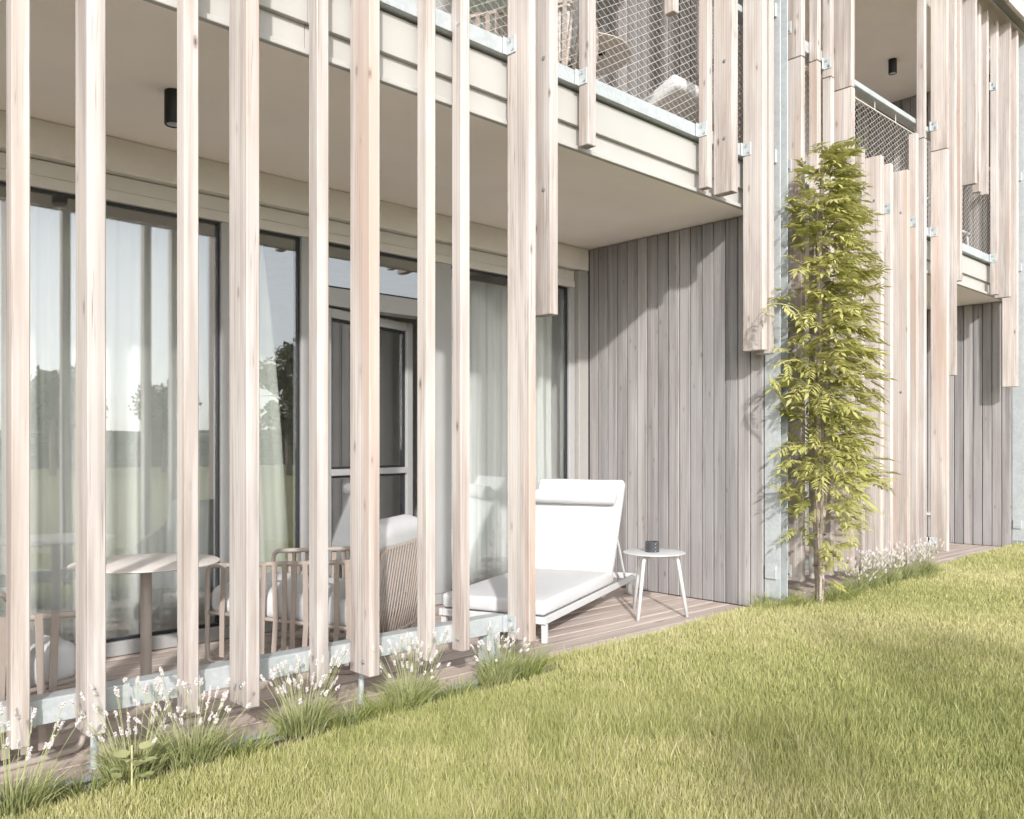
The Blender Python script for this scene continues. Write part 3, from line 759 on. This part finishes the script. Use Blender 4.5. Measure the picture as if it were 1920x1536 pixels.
def lounger(loc, rz, back, label):
    """sun lounger: foot end at origin, length +x, width y 0..0.74; back = recline angle in degrees"""
    c_ = empty('sun_lounger', loc, rz, label, 'sun lounger', 'white sun loungers')
    W_, L_, zf = 0.74, 2.0, 0.165; wm = M['white_metal']
    for y in (0.012, W_ - 0.012):
        put('side_rail', boxm(L_, 0.024, 0.045, 0.004, 'wm'), wm, c_, (L_ / 2, y, zf - 0.045), world=False)
    for x in (0.014, 1.99): put('cross_rail', boxm(0.026, W_ - 0.05, 0.045, 0.004, 'wm'), wm, c_, (x, W_ / 2, zf - 0.045), world=False)
    for y in (0.022, W_ - 0.022): put('leg', boxm(0.034, 0.034, zf - 0.047, 0.003, 'wm'), wm, c_, (0.04, y, 0), world=False)
    b_ = MB()
    for k_ in range(14): b_.box(0.05 + k_ * 0.1, 0.11 + k_ * 0.1, 0.026, W_ - 0.026, zf - 0.022, zf - 0.008)
    put('slat_base', b_.mesh(), wm, c_, world=False)
    for y in (0.03, W_ - 0.03):
        w_ = put('wheel', lathe([(0, -0.012), (0.052, -0.012), (0.06, -0.008), (0.06, 0.008), (0.052, 0.012), (0, 0.012)], 28), wm, c_, (1.93, y, 0.06), (R(90), 0, 0), world=False)
        put('hub', lathe([(0, -0.016), (0.016, -0.016), (0.016, 0.016), (0, 0.016)], 16), M['bolt'], w_, (0, 0, 0), world=False)
        put('wheel_arm', boxm(0.03, 0.02, zf - 0.05 - 0.04, 0.002, 'wm'), wm, c_, (1.93, y + (0.028 if y < 0.3 else -0.028), 0.04), world=False)
    xh = 1.40; ang = R(back)
    put('seat_mattress', pillow(1.40, W_ - 0.02, 0.095, 0.028, 0.006, 3), M['cushion'], c_, (0.715, W_ / 2, zf + 0.001), world=False)
    bk = empty('backrest'); bk.parent = c_; bk.location = (xh, W_ / 2, zf + 0.012); bk.rotation_euler = (0, -ang, 0)
    me = pillow(0.80, W_ - 0.02, 0.085, 0.028, 0.008, 4); me.transform(Matrix.Translation((0.41, 0, 0.014)))
    put('mattress', me, M['cushion'], bk, world=False)
    b_ = MB()
    for y in (-0.33, 0.33): b_.box(0.0, 0.79, y - 0.012, y + 0.012, -0.014, 0.010)
    for x in (0.15, 0.4, 0.65, 0.77): b_.box(x, x + 0.03, -0.318, 0.318, -0.012, 0.008)
    put('back_frame', b_.mesh(), wm, bk, world=False)
    # bolster
    prof = [(0.0, -0.335), (0.03, -0.335), (0.046, -0.325), (0.05, -0.30), (0.051, 0), (0.05, 0.30), (0.046, 0.325), (0.03, 0.335), (0.0, 0.335)]
    prof = [(r_ * 1.12, z_) for r_, z_ in prof]
    bo = lathe(prof, 28); put('bolster', bo, M['cushion'], bk, (0.625, 0, 0.158), (R(90), 0, 0), world=False)
    # prop
    L2 = 0.45; q = Vector((xh + math.cos(ang) * L2, 0, zf + math.sin(ang) * L2))
    if back > 30:
        b_ = MB()
        for y in (0.06, W_ - 0.06): b_.tube([(q.x, y, q.z), (1.86, y, zf - 0.02)], 0.009, 6)
        put('prop', b_.mesh(), wm, c_, world=False)
lounger((3.70, 3.63, 0), R(22.5), 64, 'white sun lounger with raised back and bolster on the near deck')
def day_bed(loc):
    c_ = empty('day_bed', loc, 0, 'low day bed with white cushions on the near upper balcony behind the net', 'day bed')
    for x in (0.04, 0.66):
        for y in (0.05, 1.25): put('leg', boxm(0.04, 0.04, 0.17, 0.003, 'tt'), M['taupe_tube'], c_, (x, y, 0), world=False)
    for k_ in range(9): put('slat', boxm(0.70, 0.09, 0.03, 0.003, 'dk'), M['deck'], c_, (0.35, 0.08 + k_ * 0.143, 0.172), world=False)
    put('seat_cushion', pillow(0.70, 0.80, 0.12, 0.035, 0.012, 7), M['cushion'], c_, (0.35, 0.88, 0.204), world=False)
    put('head_cushion', pillow(0.70, 0.62, 0.11, 0.035, 0.012, 8), M['cushion'], c_, (0.35, 0.25, 0.29), (R(-20), 0, 0), world=False)
day_bed((4.95, 3.60, Z2))

def side_table(loc, label, rot=0.0):
    t_ = empty('side_table', loc, rot, label, 'side table', 'white three-legged side tables')
    zt = 0.45; r_ = 0.22; wm = M['white_metal']
    put('table_top', lathe([(0, zt - 0.012), (r_ - 0.008, zt - 0.012), (r_, zt - 0.006), (r_, zt - 0.001), (r_ - 0.003, zt), (0, zt)], 56), wm, t_, world=False)
    for a, rr in ((192, 0.26), (-66, 0.235), (73, 0.255)):
        a = R(a); dx, dy = math.cos(a), math.sin(a)
        pts = round_path([(dx * 0.06, dy * 0.06, zt - 0.026), (dx * 0.165, dy * 0.165, zt - 0.026), (dx * rr, dy * rr, 0.0)], 0.035, 5)
        b_ = MB(); b_.tube(pts, 0.0135, 8); put('leg', b_.mesh(True), wm, t_, world=False)
side_table((4.93, 3.75, 0), 'white three-legged side table beside the sun lounger')
side_table((10.03, 3.95, 0), 'white three-legged side table on the farther terrace')

def tumbler(loc, label):
    t_ = empty('tumbler', loc, 0, label, 'candle holder', 'dark glass candle holders')
    m, nt, bs = (None, None, None)
    if 'dark_glass' not in M:
        m, nt, bs = new_mat('dark_glass'); bs.inputs['Base Color'].default_value = (0.05, 0.052, 0.058, 1); bs.inputs['Roughness'].default_value = 0.18
        M['dark_glass'] = m
    n_, rows = 36, 9; b_ = MB(); vs = []; fs = []
    for j in range(rows + 1):
        for k_ in range(n_):
            rr = 0.047 + (0.0035 if (k_ + (j if (k_ // 6) % 2 else -j)) % 3 == 0 else 0)
            a = 2 * math.pi * k_ / n_; vs.append((rr * math.cos(a), rr * math.sin(a), 0.075 * j / rows))
    for k_ in range(n_): a = 2 * math.pi * k_ / n_; vs.append((0.041 * math.cos(a), 0.041 * math.sin(a), 0.075))
    for k_ in range(n_): a = 2 * math.pi * k_ / n_; vs.append((0.039 * math.cos(a), 0.039 * math.sin(a), 0.012))
    for j in range(rows + 2):
        for k_ in range(n_): l = (k_ + 1) % n_; fs.append((j * n_ + k_, j * n_ + l, (j + 1) * n_ + l, (j + 1) * n_ + k_))
    fs.append(tuple(range(n_))[::-1]); fs.append(tuple((rows + 2) * n_ + k_ for k_ in range(n_)))
    b_.add(vs, fs); put('glass_body', b_.mesh(), M['dark_glass'], t_, world=False)
    put('candle', lathe([(0, 0.045), (0.034, 0.045), (0.036, 0.042), (0.036, 0.0125)], 20), M['white_metal'], t_, world=False)
tumbler((4.92, 3.76, 0.4502), 'dark cut glass candle holder on the near side table')
tumbler((9.98, 4.02, 0.4502), 'dark candle holder on the farther side table')

# white wire chair up on the farther balcony
def wire_chair(loc, rz):
    c_ = empty('garden_chair', loc, rz, 'white metal chair behind the net on the farther upper balcony', 'chair')
    wm = M['white_metal']
    b_ = MB(); b_.tube(round_path([(-0.2, -0.25, 0.42), (-0.30, -0.25, 0.82), (-0.30, 0.25, 0.82), (-0.2, 0.25, 0.42)], 0.09, 6), 0.013, 8); put('backrest', b_.mesh(True), wm, c_, world=False)
    b_ = MB(); b_.tube([(-0.29, -0.24, 0.74), (-0.29, 0.24, 0.74)], 0.01, 6); put('back_bar', b_.mesh(True), wm, c_, world=False)
    put('seat', pillow(0.44, 0.46, 0.03, 0.012, 0.004, 5), wm, c_, (0, 0, 0.41), world=False)
    for x in (-0.19, 0.19):
        for y in (-0.2, 0.2):
            b_ = MB(); b_.tube([(x, y, 0.415), (x * 1.15, y * 1.1, 0.0)], 0.012, 8); put('leg', b_.mesh(True), wm, c_, world=False)
wire_chair((10.9, 3.95, Z2), R(0))

# ================================================================== VINE
def leaf_geom(L_, nl, seed, droop=0.5):
    """compound leaf along +x, leaflets both sides; returns verts, faces, tone"""
    rd = random.Random(seed); V_ = []; F_ = []; T_ = []
    def pt(t): return Vector((L_ * t, 0, -droop * L_ * t * t))
    def leaflet(p0, ang, ln, tilt):
        n0 = len(V_); tn = rd.uniform(-0.14, 0.14)
        d = Vector((math.cos(ang), math.sin(ang), -tilt)).normalized(); e = Vector((-math.sin(ang), math.cos(ang), rd.uniform(-0.25, 0.25)))
        wd_ = ln * 0.155
        for q in (p0, p0 + d * ln * 0.4 + e * wd_ - Vector((0, 0, 0.1 * ln)) * 0, p0 + d * ln * 0.42 - Vector((0, 0, 0.035 * ln)), p0 + d * ln * 0.4 - e * wd_, p0 + d * ln - Vector((0, 0, 0.12 * ln))):
            V_.append(tuple(q)); T_.append(tn)
        F_.append((n0, n0 + 1, n0 + 2)); F_.append((n0, n0 + 2, n0 + 3)); F_.append((n0 + 1, n0 + 4, n0 + 2)); F_.append((n0 + 2, n0 + 4, n0 + 3))
    for k in range(nl):
        t = 0.2 + 0.8 * k / nl
        ln = L_ * (0.30 + 0.08 * math.sin(math.pi * t)) * rd.uniform(0.88, 1.1)
        for s in (-1, 1): leaflet(pt(t), s * rd.uniform(0.75, 1.0), ln, rd.uniform(0.0, 0.35))
    leaflet(pt(1.0), 0.0, L_ * 0.36, 0.5)
    # stalk
    for k in range(3):
        a, c = pt(k / 3), pt((k + 1) / 3); n0 = len(V_); r_ = 0.0016
        for q in (a, c):
            for o_ in ((0, r_, 0), (0, -r_, 0), (0, 0, r_)): V_.append(tuple(q + Vector(o_))); T_.append(0.3)
        for i in range(3): j = (i + 1) % 3; F_.append((n0 + i, n0 + j, n0 + 3 + j)); F_.append((n0 + i, n0 + 3 + j, n0 + 3 + i))
    return np.array(V_), np.array(F_), np.array(T_)
LEAFS = [leaf_geom(0.205, 6 + k % 3, 40 + k, 0.08 + 0.07 * k) for k in range(6)]
def leaf_mats(pos, dirv, roll, sc):
    d = Vector(dirv).normalized(); s = d.cross(Vector((0, 0, 1)))
    if s.length < 0.1: s = Vector((1, 0, 0))
    s.normalize(); u = s.cross(d)
    m = Matrix((d, -s, u)).transposed().to_4x4()
    return Matrix.Translation(pos) @ m @ Matrix.Rotation(roll, 4, 'X') @ Matrix.Scale(sc, 4)
def vine(base, height, prof, count, n_obj, label, stems=True, seed=3, sprigs=()):
    rd = random.Random(seed); bx0 = Vector(base)
    root = empty('climbing_vine', base, 0, label, 'vine')
    if stems:
        for k in range(6):
            b_ = MB(); pts = []; a0 = k * 1.05; r0 = (0.030, 0.021, 0.017, 0.015, 0.011, 0.009)[k]
            hh = height * (1.0, 0.95, 0.8, 0.9, 0.7, 0.5)[k]
            for i in range(26):
                t = i / 25; sp = 0.026 + 0.026 * min(1, t * 4) + (0.03 if k > 3 else 0) * math.sin(3 * t)
                if t < 0.06: sp *= 0.7
                pts.append((sp * math.cos(a0 + 4.5 * t * (1 if k % 2 else -1.2)) + 0.02 * math.sin(5 * t + k), 0.6 * sp * math.sin(a0 + 5 * t) + 0.012 * math.sin(8 * t + k), t * hh - 0.05 * (t == 0)))
            b_.tube(pts, [r0 * (1 - 0.55 * i / 25) for i in range(26)], 7); put('stem', b_.mesh(True), M['vine_stem'], root, world=False)
        b_ = MB()
        for zz in (0.32, 0.55, 0.95, 1.5): b_.tube([(0.055 * math.cos(a), 0.045 * math.sin(a), zz + 0.004 * math.sin(2 * a)) for a in [2 * math.pi * q / 12 for q in range(12)]], 0.003, 4, True)
        put('tie', b_.mesh(), M['black'], root, world=False)
    leaves = []
    zs = [p_[0] for p_ in prof]
    def wid(z_):
        for (za, la, ra, da), (zb_, lb, rb, db) in zip(prof, prof[1:]):
            if za <= z_ <= zb_:
                t = (z_ - za) / (zb_ - za); return la + (lb - la) * t, ra + (rb - ra) * t, da + (db - da) * t
        return 0, 0, 0
    tries = 0
    while len(leaves) < count and tries < count * 40:
        tries += 1
        z_ = rd.uniform(zs[0], zs[-1]); l_, r_, den = wid(z_)
        if rd.random() > den: continue
        ang = rd.uniform(-math.pi, 0.0) if rd.random() < 0.85 else rd.uniform(0, math.pi)   # mostly outward from the wall
        reach = (r_ if math.cos(ang) > 0 else l_) * abs(math.cos(ang)) + 0.26 * abs(math.sin(ang))
        sc = rd.choice((0.55, 0.7, 0.85, 0.95, 1.15)) * rd.uniform(0.9, 1.1); r0 = max(0.01, reach - 0.2 * sc) * rd.uniform(0.15, 1.0) ** 0.7
        p_ = Vector((r0 * math.cos(ang), min(0.10, r0 * math.sin(ang)), z_))
        d = Vector((math.cos(ang), min(0.0, math.sin(ang)), rd.uniform(-0.35, 0.5)))
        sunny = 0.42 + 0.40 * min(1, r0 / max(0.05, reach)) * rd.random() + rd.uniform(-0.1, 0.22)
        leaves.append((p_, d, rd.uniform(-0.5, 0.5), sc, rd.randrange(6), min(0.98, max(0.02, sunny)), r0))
    leaves.sort(key=lambda q: -q[6])
    for base_s, tip, nl in sprigs:
        a, c = Vector(base_s), Vector(tip); b_ = MB(); pts = []
        for i in range(15):
            t = i / 14; q = a.lerp(c, t); q.z += 0.12 * math.sin(math.pi * t) ; q.y -= 0.05 * math.sin(2 * math.pi * t); pts.append(q)
        b_.tube(pts, 0.0028, 5); put('tendril', b_.mesh(True), M['tendril'], root, world=False)
        for i in range(nl):
            q = pts[-1 - int(i * 10 / max(1, nl))]
            leaves.insert(0, (q.copy(), Vector((rd.uniform(-1, 1), rd.uniform(-1, 0.1), rd.uniform(-0.9, 0.1))), rd.uniform(-0.5, 0.5), rd.uniform(0.5, 0.8), rd.randrange(6), rd.uniform(0.4, 0.9), 9))
    cache = {}
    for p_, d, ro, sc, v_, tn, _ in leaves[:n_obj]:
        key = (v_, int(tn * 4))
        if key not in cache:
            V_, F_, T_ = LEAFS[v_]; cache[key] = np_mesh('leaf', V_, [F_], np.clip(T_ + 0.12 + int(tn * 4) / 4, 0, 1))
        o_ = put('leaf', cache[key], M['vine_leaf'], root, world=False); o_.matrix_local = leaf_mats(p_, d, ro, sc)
    VV, FF, TT = [], [], []; off = 0
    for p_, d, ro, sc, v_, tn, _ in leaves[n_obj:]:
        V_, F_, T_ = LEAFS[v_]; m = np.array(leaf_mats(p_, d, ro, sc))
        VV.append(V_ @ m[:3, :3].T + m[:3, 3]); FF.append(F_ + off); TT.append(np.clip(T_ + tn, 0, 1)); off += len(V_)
    if VV:
        o_ = put('foliage', np_mesh('foliage', np.concatenate(VV), [np.concatenate(FF)], np.concatenate(TT)), M['vine_leaf'], root, world=False); o_['kind'] = 'stuff'
    return root
VP = [(0.18, 0.10, 0.30, 0.05), (0.45, 0.20, 0.38, 0.12), (0.60, 0.50, 0.32, 0.22), (0.80, 0.62, 0.40, 0.45), (1.0, 0.48, 0.60, 0.8), (1.3, 0.44, 0.46, 0.85), (1.7, 0.46, 0.46, 0.95),
      (2.1, 0.44, 0.47, 0.95), (2.5, 0.44, 0.42, 0.95), (2.85, 0.34, 0.33, 0.9), (3.1, 0.24, 0.24, 0.8), (3.3, 0.12, 0.13, 0.5), (3.42, 0.05, 0.06, 0.3)]
vine((6.02, 3.06, 0.0), 3.35, VP, 1000, 190, 'green leafy climbing vine with twisted stems on the dense timber screen',
     sprigs=(((-0.3, -0.02, 2.05), (-0.72, 0.06, 2.12), 4), ((-0.3, -0.02, 1.75), (-0.66, 0.02, 1.62), 4), ((0.3, -0.05, 2.95), (0.62, 0.02, 3.0), 3), ((0.3, -0.05, 2.6), (0.58, 0.02, 2.35), 3), ((0.3, -0.05, 2.0), (0.60, 0.02, 2.0), 2)))
vine((11.75, 3.1, 0.0), 1.6, [(0.35, 0.22, 0.2, 0.6), (0.8, 0.3, 0.2, 0.8), (1.6, 0.22, 0.2, 0.6), (2.2, 0.1, 0.1, 0.3)], 60, 20, 'small climbing vine cut by the right picture edge', seed=9)

# ================================================================== LAVENDER AND TUFTS
def lavender(loc, sc, seed, label, nflower=34, spread=0.13):
    rd = np.random.default_rng(seed)
    root = empty('lavender', loc, 0, label, 'lavender', 'lavender plants in the beds')
    n_ = 620; a = rd.uniform(0, 2 * np.pi, n_); r_ = spread * 0.55 * np.sqrt(rd.random(n_))
    pos = np.column_stack([r_ * np.cos(a) * 1.25, r_ * np.sin(a) * 0.8, rd.uniform(0, 0.06, n_)])
    h_ = rd.uniform(0.05, 0.135, n_) * sc
    V_, F_, T_ = blades(pos, h_, rd.uniform(0.0035, 0.006, n_), rd.uniform(0.2, 1.1, n_), a + rd.normal(0, 0.5, n_), rd.uniform(0, np.pi, n_), (0.45 + rd.normal(0, 0.2, n_)).clip(0, 1))
    put('foliage', np_mesh('lav', V_, F_, T_), M['lavender_leaf'], root, world=False)['kind'] = 'stuff'
    bs_ = MB(); bf = MB(); rr = random.Random(seed)
    for k in range(int(nflower * 1.2)):
        a = rr.uniform(0, 2 * math.pi); q = spread * rr.random() ** 0.6; h = rr.uniform(0.17, 0.35) * sc
        p0 = Vector((0.4 * q * math.cos(a) * 1.2, 0.4 * q * math.sin(a), 0.03)); p1 = Vector((1.1 * q * math.cos(a) * 1.3, 1.0 * q * math.sin(a), h))
        mid = p0.lerp(p1, 0.55) + Vector((0, 0, 0.02)); bs_.tube([p0, mid, p1], 0.0011, 3)
        ax = (p1 - mid).normalized(); ln = rr.uniform(0.018, 0.042) * sc
        for j in range(int(ln / 0.0052)):
            c = p1 + ax * (j * 0.0052 - 0.006); w_ = 0.0058 * (1 - 0.55 * abs(j * 0.0052 / ln - 0.35)) * rr.uniform(0.8, 1.25)
            for i in range(3):
                b2 = rr.uniform(0, 6.28); o_ = Vector((math.cos(b2), math.sin(b2), rr.uniform(-0.3, 0.6))) * w_; s_ = w_ * 0.75
                c2 = c + o_ * 0.7
                bf.add([c2 + Vector((s_, 0, 0)), c2 + Vector((-s_ * 0.5, s_ * 0.87, 0)), c2 + Vector((-s_ * 0.5, -s_ * 0.87, 0)), c2 + Vector((0, 0, s_ * 1.2)), c2 - Vector((0, 0, s_))],
                       [(0, 1, 3), (1, 2, 3), (2, 0, 3), (1, 0, 4), (2, 1, 4), (0, 2, 4)])
    put('stalks', bs_.mesh(), M['stalk'], root, world=False)['kind'] = 'stuff'
    put('flowers', bf.mesh(), M['petal'], root, world=False)['kind'] = 'stuff'
def tuft(loc, h, spread, n_, seed, label, mat='tuft'):
    n_ = int(n_ * 0.65); rd = np.random.default_rng(seed); a = rd.uniform(0, 2 * np.pi, n_); r_ = spread * np.sqrt(rd.random(n_))
    pos = np.column_stack([r_ * np.cos(a) * 1.5, r_ * np.sin(a) * 0.8, np.zeros(n_)])
    V_, F_, T_ = blades(pos, rd.uniform(0.35, 0.85, n_) * h, rd.uniform(0.0025, 0.005, n_), rd.uniform(0.3, 1.3, n_), a + rd.normal(0, 0.7, n_), rd.uniform(0, np.pi, n_), (0.42 + rd.normal(0, 0.22, n_)).clip(0, 1))
    o_ = put('grass_tuft', np_mesh('tuft', V_, F_, T_), M[mat], None, loc)
    tag(o_, label, 'grass tuft', 'grass tufts in the planting strips')
Lv = [((0.72, 3.12, -0.01), 1.0, 'white lavender in the bottom left corner of the picture', 22),
      ((1.12, 3.17, -0.01), 1.0, 'tall white lavender in front of the second slat from the left', 34), ((1.33, 3.15, -0.01), 1.05, 'white lavender below the third slat from the left', 34),
      ((1.80, 3.18, -0.01), 1.0, 'white lavender below the fifth slat from the left', 46),
      ((2.36, 3.18, -0.01), 1.0, 'white lavender below the seventh slat from the left', 46),
      ((2.92, 3.20, -0.01), 0.85, 'white lavender around the steel foot at the rail end', 34),
      ((6.75, 3.12, -0.01), 0.9, 'white lavender just right of the vine stems', 40), ((7.05, 3.14, -0.01), 1.0, 'white lavender second from the vine under the dense screen', 46), ((7.4, 3.12, -0.01), 0.95, 'white lavender third from the vine under the dense screen', 46),
      ((7.8, 3.14, -0.01), 1.0, 'white lavender fourth from the vine under the dense screen', 46), ((8.2, 3.12, -0.01), 1.0, 'white lavender farthest from the vine under the dense screen', 46)]
for i, (l_, s_, lb, nf) in enumerate(Lv): lavender(l_, s_, 100 + i, lb, nf, 0.15)
for i, (l_, h, sp, n_, lb) in enumerate((((1.50, 3.13, -0.01), 0.17, 0.09, 420, 'green grass tuft between the third and fourth slats'), ((2.02, 3.16, -0.01), 0.18, 0.10, 520, 'green grass tuft below the sixth slat'),
        ((2.22, 3.14, -0.01), 0.2, 0.09, 480, 'dark green grass tuft left of the lavender under the seventh slat'), ((2.62, 3.17, -0.01), 0.14, 0.10, 420, 'low green grass tuft below the eighth slat'),
        ((3.10, 3.2, -0.01), 0.24, 0.09, 560, 'dark tall grass tuft at the foot of the last full slat'), ((0.95, 3.16, -0.01), 0.13, 0.10, 380, 'grass tuft by the metal edging strip'),
        ((5.62, 3.2, 0.0), 0.2, 0.13, 620, 'long grass tuft at the foot of the steel post'), ((5.85, 3.12, 0.0), 0.2, 0.12, 520, 'long grass tuft left of the vine stems'),
        ((6.22, 3.05, 0.0), 0.2, 0.12, 560, 'green leafy tuft right of the vine stems'), ((6.5, 3.08, 0.0), 0.17, 0.12, 480, 'green tuft between vine and lavender'),
        ((7.2, 3.06, 0.0), 0.13, 0.12, 380, 'green tuft in front of the lavender under the dense screen'), ((7.95, 3.06, 0.0), 0.15, 0.12, 420, 'dark green tuft near the far end of the dense screen'))):
    tuft(l_, h, sp, n_, 300 + i, lb)
# broad-leaved weed in front of the lavender
def weed(loc):
    root = empty('weed', loc, 0, 'broad-leaved green weed among the lavender at lower left', 'weed')
    rd = random.Random(4)
    for k in range(9):
        a = k * 2.4; b_ = MB(); ln = rd.uniform(0.04, 0.062); z0 = 0.03 + 0.012 * k
        c = Vector((0.035 * math.cos(a), 0.03 * math.sin(a), z0)); d = Vector((math.cos(a), math.sin(a), 0.25)); e_ = Vector((-math.sin(a), math.cos(a), 0))
        vs = [c]; prof = [(0.15, 0.35), (0.35, 0.5), (0.6, 0.42), (0.82, 0.22)]
        for s in (1, -1):
            for t, w_ in prof: vs.append(c + d * ln * t + e_ * s * w_ * ln + Vector((0, 0, 0.12 * ln * w_)))
        vs.append(c + d * ln - Vector((0, 0, 0.1 * ln)))
        cen = [c + d * ln * t for t, _ in prof]; vs += cen
        fs = [(0, 1, 10), (0, 10, 5)]
        for i in range(3): fs += [(1 + i, 2 + i, 11 + i, 10 + i), (10 + i, 11 + i, 6 + i, 5 + i)]
        fs += [(4, 9, 13), (13, 9, 8)]
        b_.add(vs, fs); me = b_.mesh(True)
        at = me.attributes.new('tone', 'FLOAT', 'POINT'); at.data.foreach_set('value', [0.5 + 0.04 * k] * len(vs))
        put('leaf', me, M['lavender_leaf'], root, world=False)
    b_ = MB(); b_.tube([(0, 0, -0.02), (0, 0, 0.15)], 0.003, 5); put('stem', b_.mesh(), M['tendril'], root, world=False)
weed((1.06, 3.02, 0.03))

# ================================================================== TREES across the lawn (seen mirrored in the glass) and behind the camera
def crown_mesh(seed, rx, rz, nclump, nleaf, size):
    rd = np.random.default_rng(seed); Vs, Fs, Ts = [], [], []; off = 0
    for k in range(nclump):
        d = rd.normal(size=3); d /= np.linalg.norm(d); c = d * rd.uniform(0.35, 1.0) ** 0.6 * np.array([rx, rx, rz]) * 0.8
        cr = rd.uniform(0.22, 0.42) * rx
        q = rd.normal(size=(nleaf, 3)); q /= np.linalg.norm(q, axis=1)[:, None]; q *= (rd.random(nleaf) ** 0.45)[:, None] * cr
        p_ = c + q; u_ = rd.normal(size=(nleaf, 3)); u_ /= np.linalg.norm(u_, axis=1)[:, None]; v_ = np.cross(u_, rd.normal(size=(nleaf, 3))); v_ /= np.linalg.norm(v_, axis=1)[:, None]
        s_ = rd.uniform(0.6, 1.3, nleaf)[:, None] * size
        V_ = np.stack([p_ - u_ * s_, p_ + v_ * s_ * 0.5, p_ + u_ * s_, p_ - v_ * s_ * 0.5], 1).reshape(-1, 3)
        Vs.append(V_); Fs.append(np.arange(nleaf * 4).reshape(-1, 4) + off); off += nleaf * 4
        Ts.append(np.repeat(np.clip(0.5 + rd.normal(0, 0.2, nleaf), 0, 1), 4))
    return np_mesh('crown', np.concatenate(Vs), [np.concatenate(Fs)], np.concatenate(Ts))
CR = [crown_mesh(50 + k, 1.5, (1.7, 2.3, 1.3)[k], 34, 130, 0.11) for k in range(3)]
def tree(x, y, h, kind, sc, label, group='trees across the lawn'):
    t_ = empty('tree', (x, y, 0.02), random.uniform(0, 6), label, 'tree', group)
    b_ = MB(); zc = h - (1.7, 2.3, 1.3)[kind] * sc
    b_.tube([(0, 0, -0.1), (0.05, 0.02, zc * 0.5), (0.0, 0.06, zc), (0.1, 0, zc + 0.8 * sc)], [0.09 * sc + 0.03, 0.08 * sc + 0.02, 0.06 * sc, 0.02], 8)
    for k in range(5):
        a = k * 1.256; b_.tube([(0.02, 0.04, zc * 0.8 + 0.1 * k), (0.5 * sc * math.cos(a), 0.5 * sc * math.sin(a), zc + 0.25 * k * sc), (1.1 * sc * math.cos(a), 1.1 * sc * math.sin(a), zc + 0.4 * k * sc)], [0.05 * sc, 0.03 * sc, 0.008], 6)
    put('trunk', b_.mesh(True), M['bark'], t_, world=False)
    o_ = put('crown', CR[kind], M['tree_leaf'], t_, (0, 0, zc), world=False); o_.scale = (sc, sc, sc)
for i, (x, y, h, k, s_, lb) in enumerate(((10.2, -27.5, 4.6, 0, 1.15, 'round tree mirrored in the left glass panel, leftmost'), (12.6, -33, 5.4, 1, 1.0, 'slim tree mirrored in the left glass panel'),
        (15.6, -30, 4.3, 2, 1.1, 'low bushy tree mirrored near the middle slats'), (17.4, -21.5, 5.8, 1, 1.1, 'tall dark tree mirrored in the narrow window'),
        (20.5, -24, 4.8, 0, 1.2, 'round tree mirrored beside the narrow window'), (24, -20, 5.2, 0, 1.3, 'round tree across the lawn mirrored by the door'),
        (29, -22, 5.6, 1, 1.3, 'tall tree across the lawn farthest right'), (7.5, -34, 5.0, 0, 1.2, 'round tree far across the lawn on the left'))):
    tree(x, y, h, k, s_, lb)
b_ = MB()
CRH = crown_mesh(77, 1.0, 0.5, 60, 60, 0.12)
hd = put('hedge', CRH, M['tree_leaf'], None, (16, -42, 0.8)); hd.scale = (40, 1.6, 2.2); tag(hd, 'long dark hedge line far across the field', 'hedge', kind='stuff')
# young trees behind the photographer; their crowns shade patches of the lawn
CRY = crown_mesh(91, 1.5, 1.3, 22, 40, 0.085)
def young(px, py, h, r_, label):
    k_ = (h - 0.05) / math.tan(ELEV); x, y = px - SUN_H.x * k_, py - SUN_H.y * k_
    t_ = empty('young_tree', (x, y, 0.02), 0, label, 'tree', 'young trees behind the photographer')
    b_ = MB(); b_.tube([(0, 0, -0.05), (0.02, 0.01, h * 0.5), (0, 0, h + 0.3 * r_)], [0.03, 0.022, 0.008], 8); put('trunk', b_.mesh(True), M['bark'], t_, world=False)
    o_ = put('crown', CRY, M['tree_leaf'], t_, (0, 0, h), world=False); o_.scale = (r_ / 1.5,) * 3
young(4.75, 1.62, 4.2, 0.75, 'young tree behind the photographer shading the lawn at right')
young(2.75, 1.50, 3.8, 0.42, 'smaller young tree behind the photographer shading the near lawn')
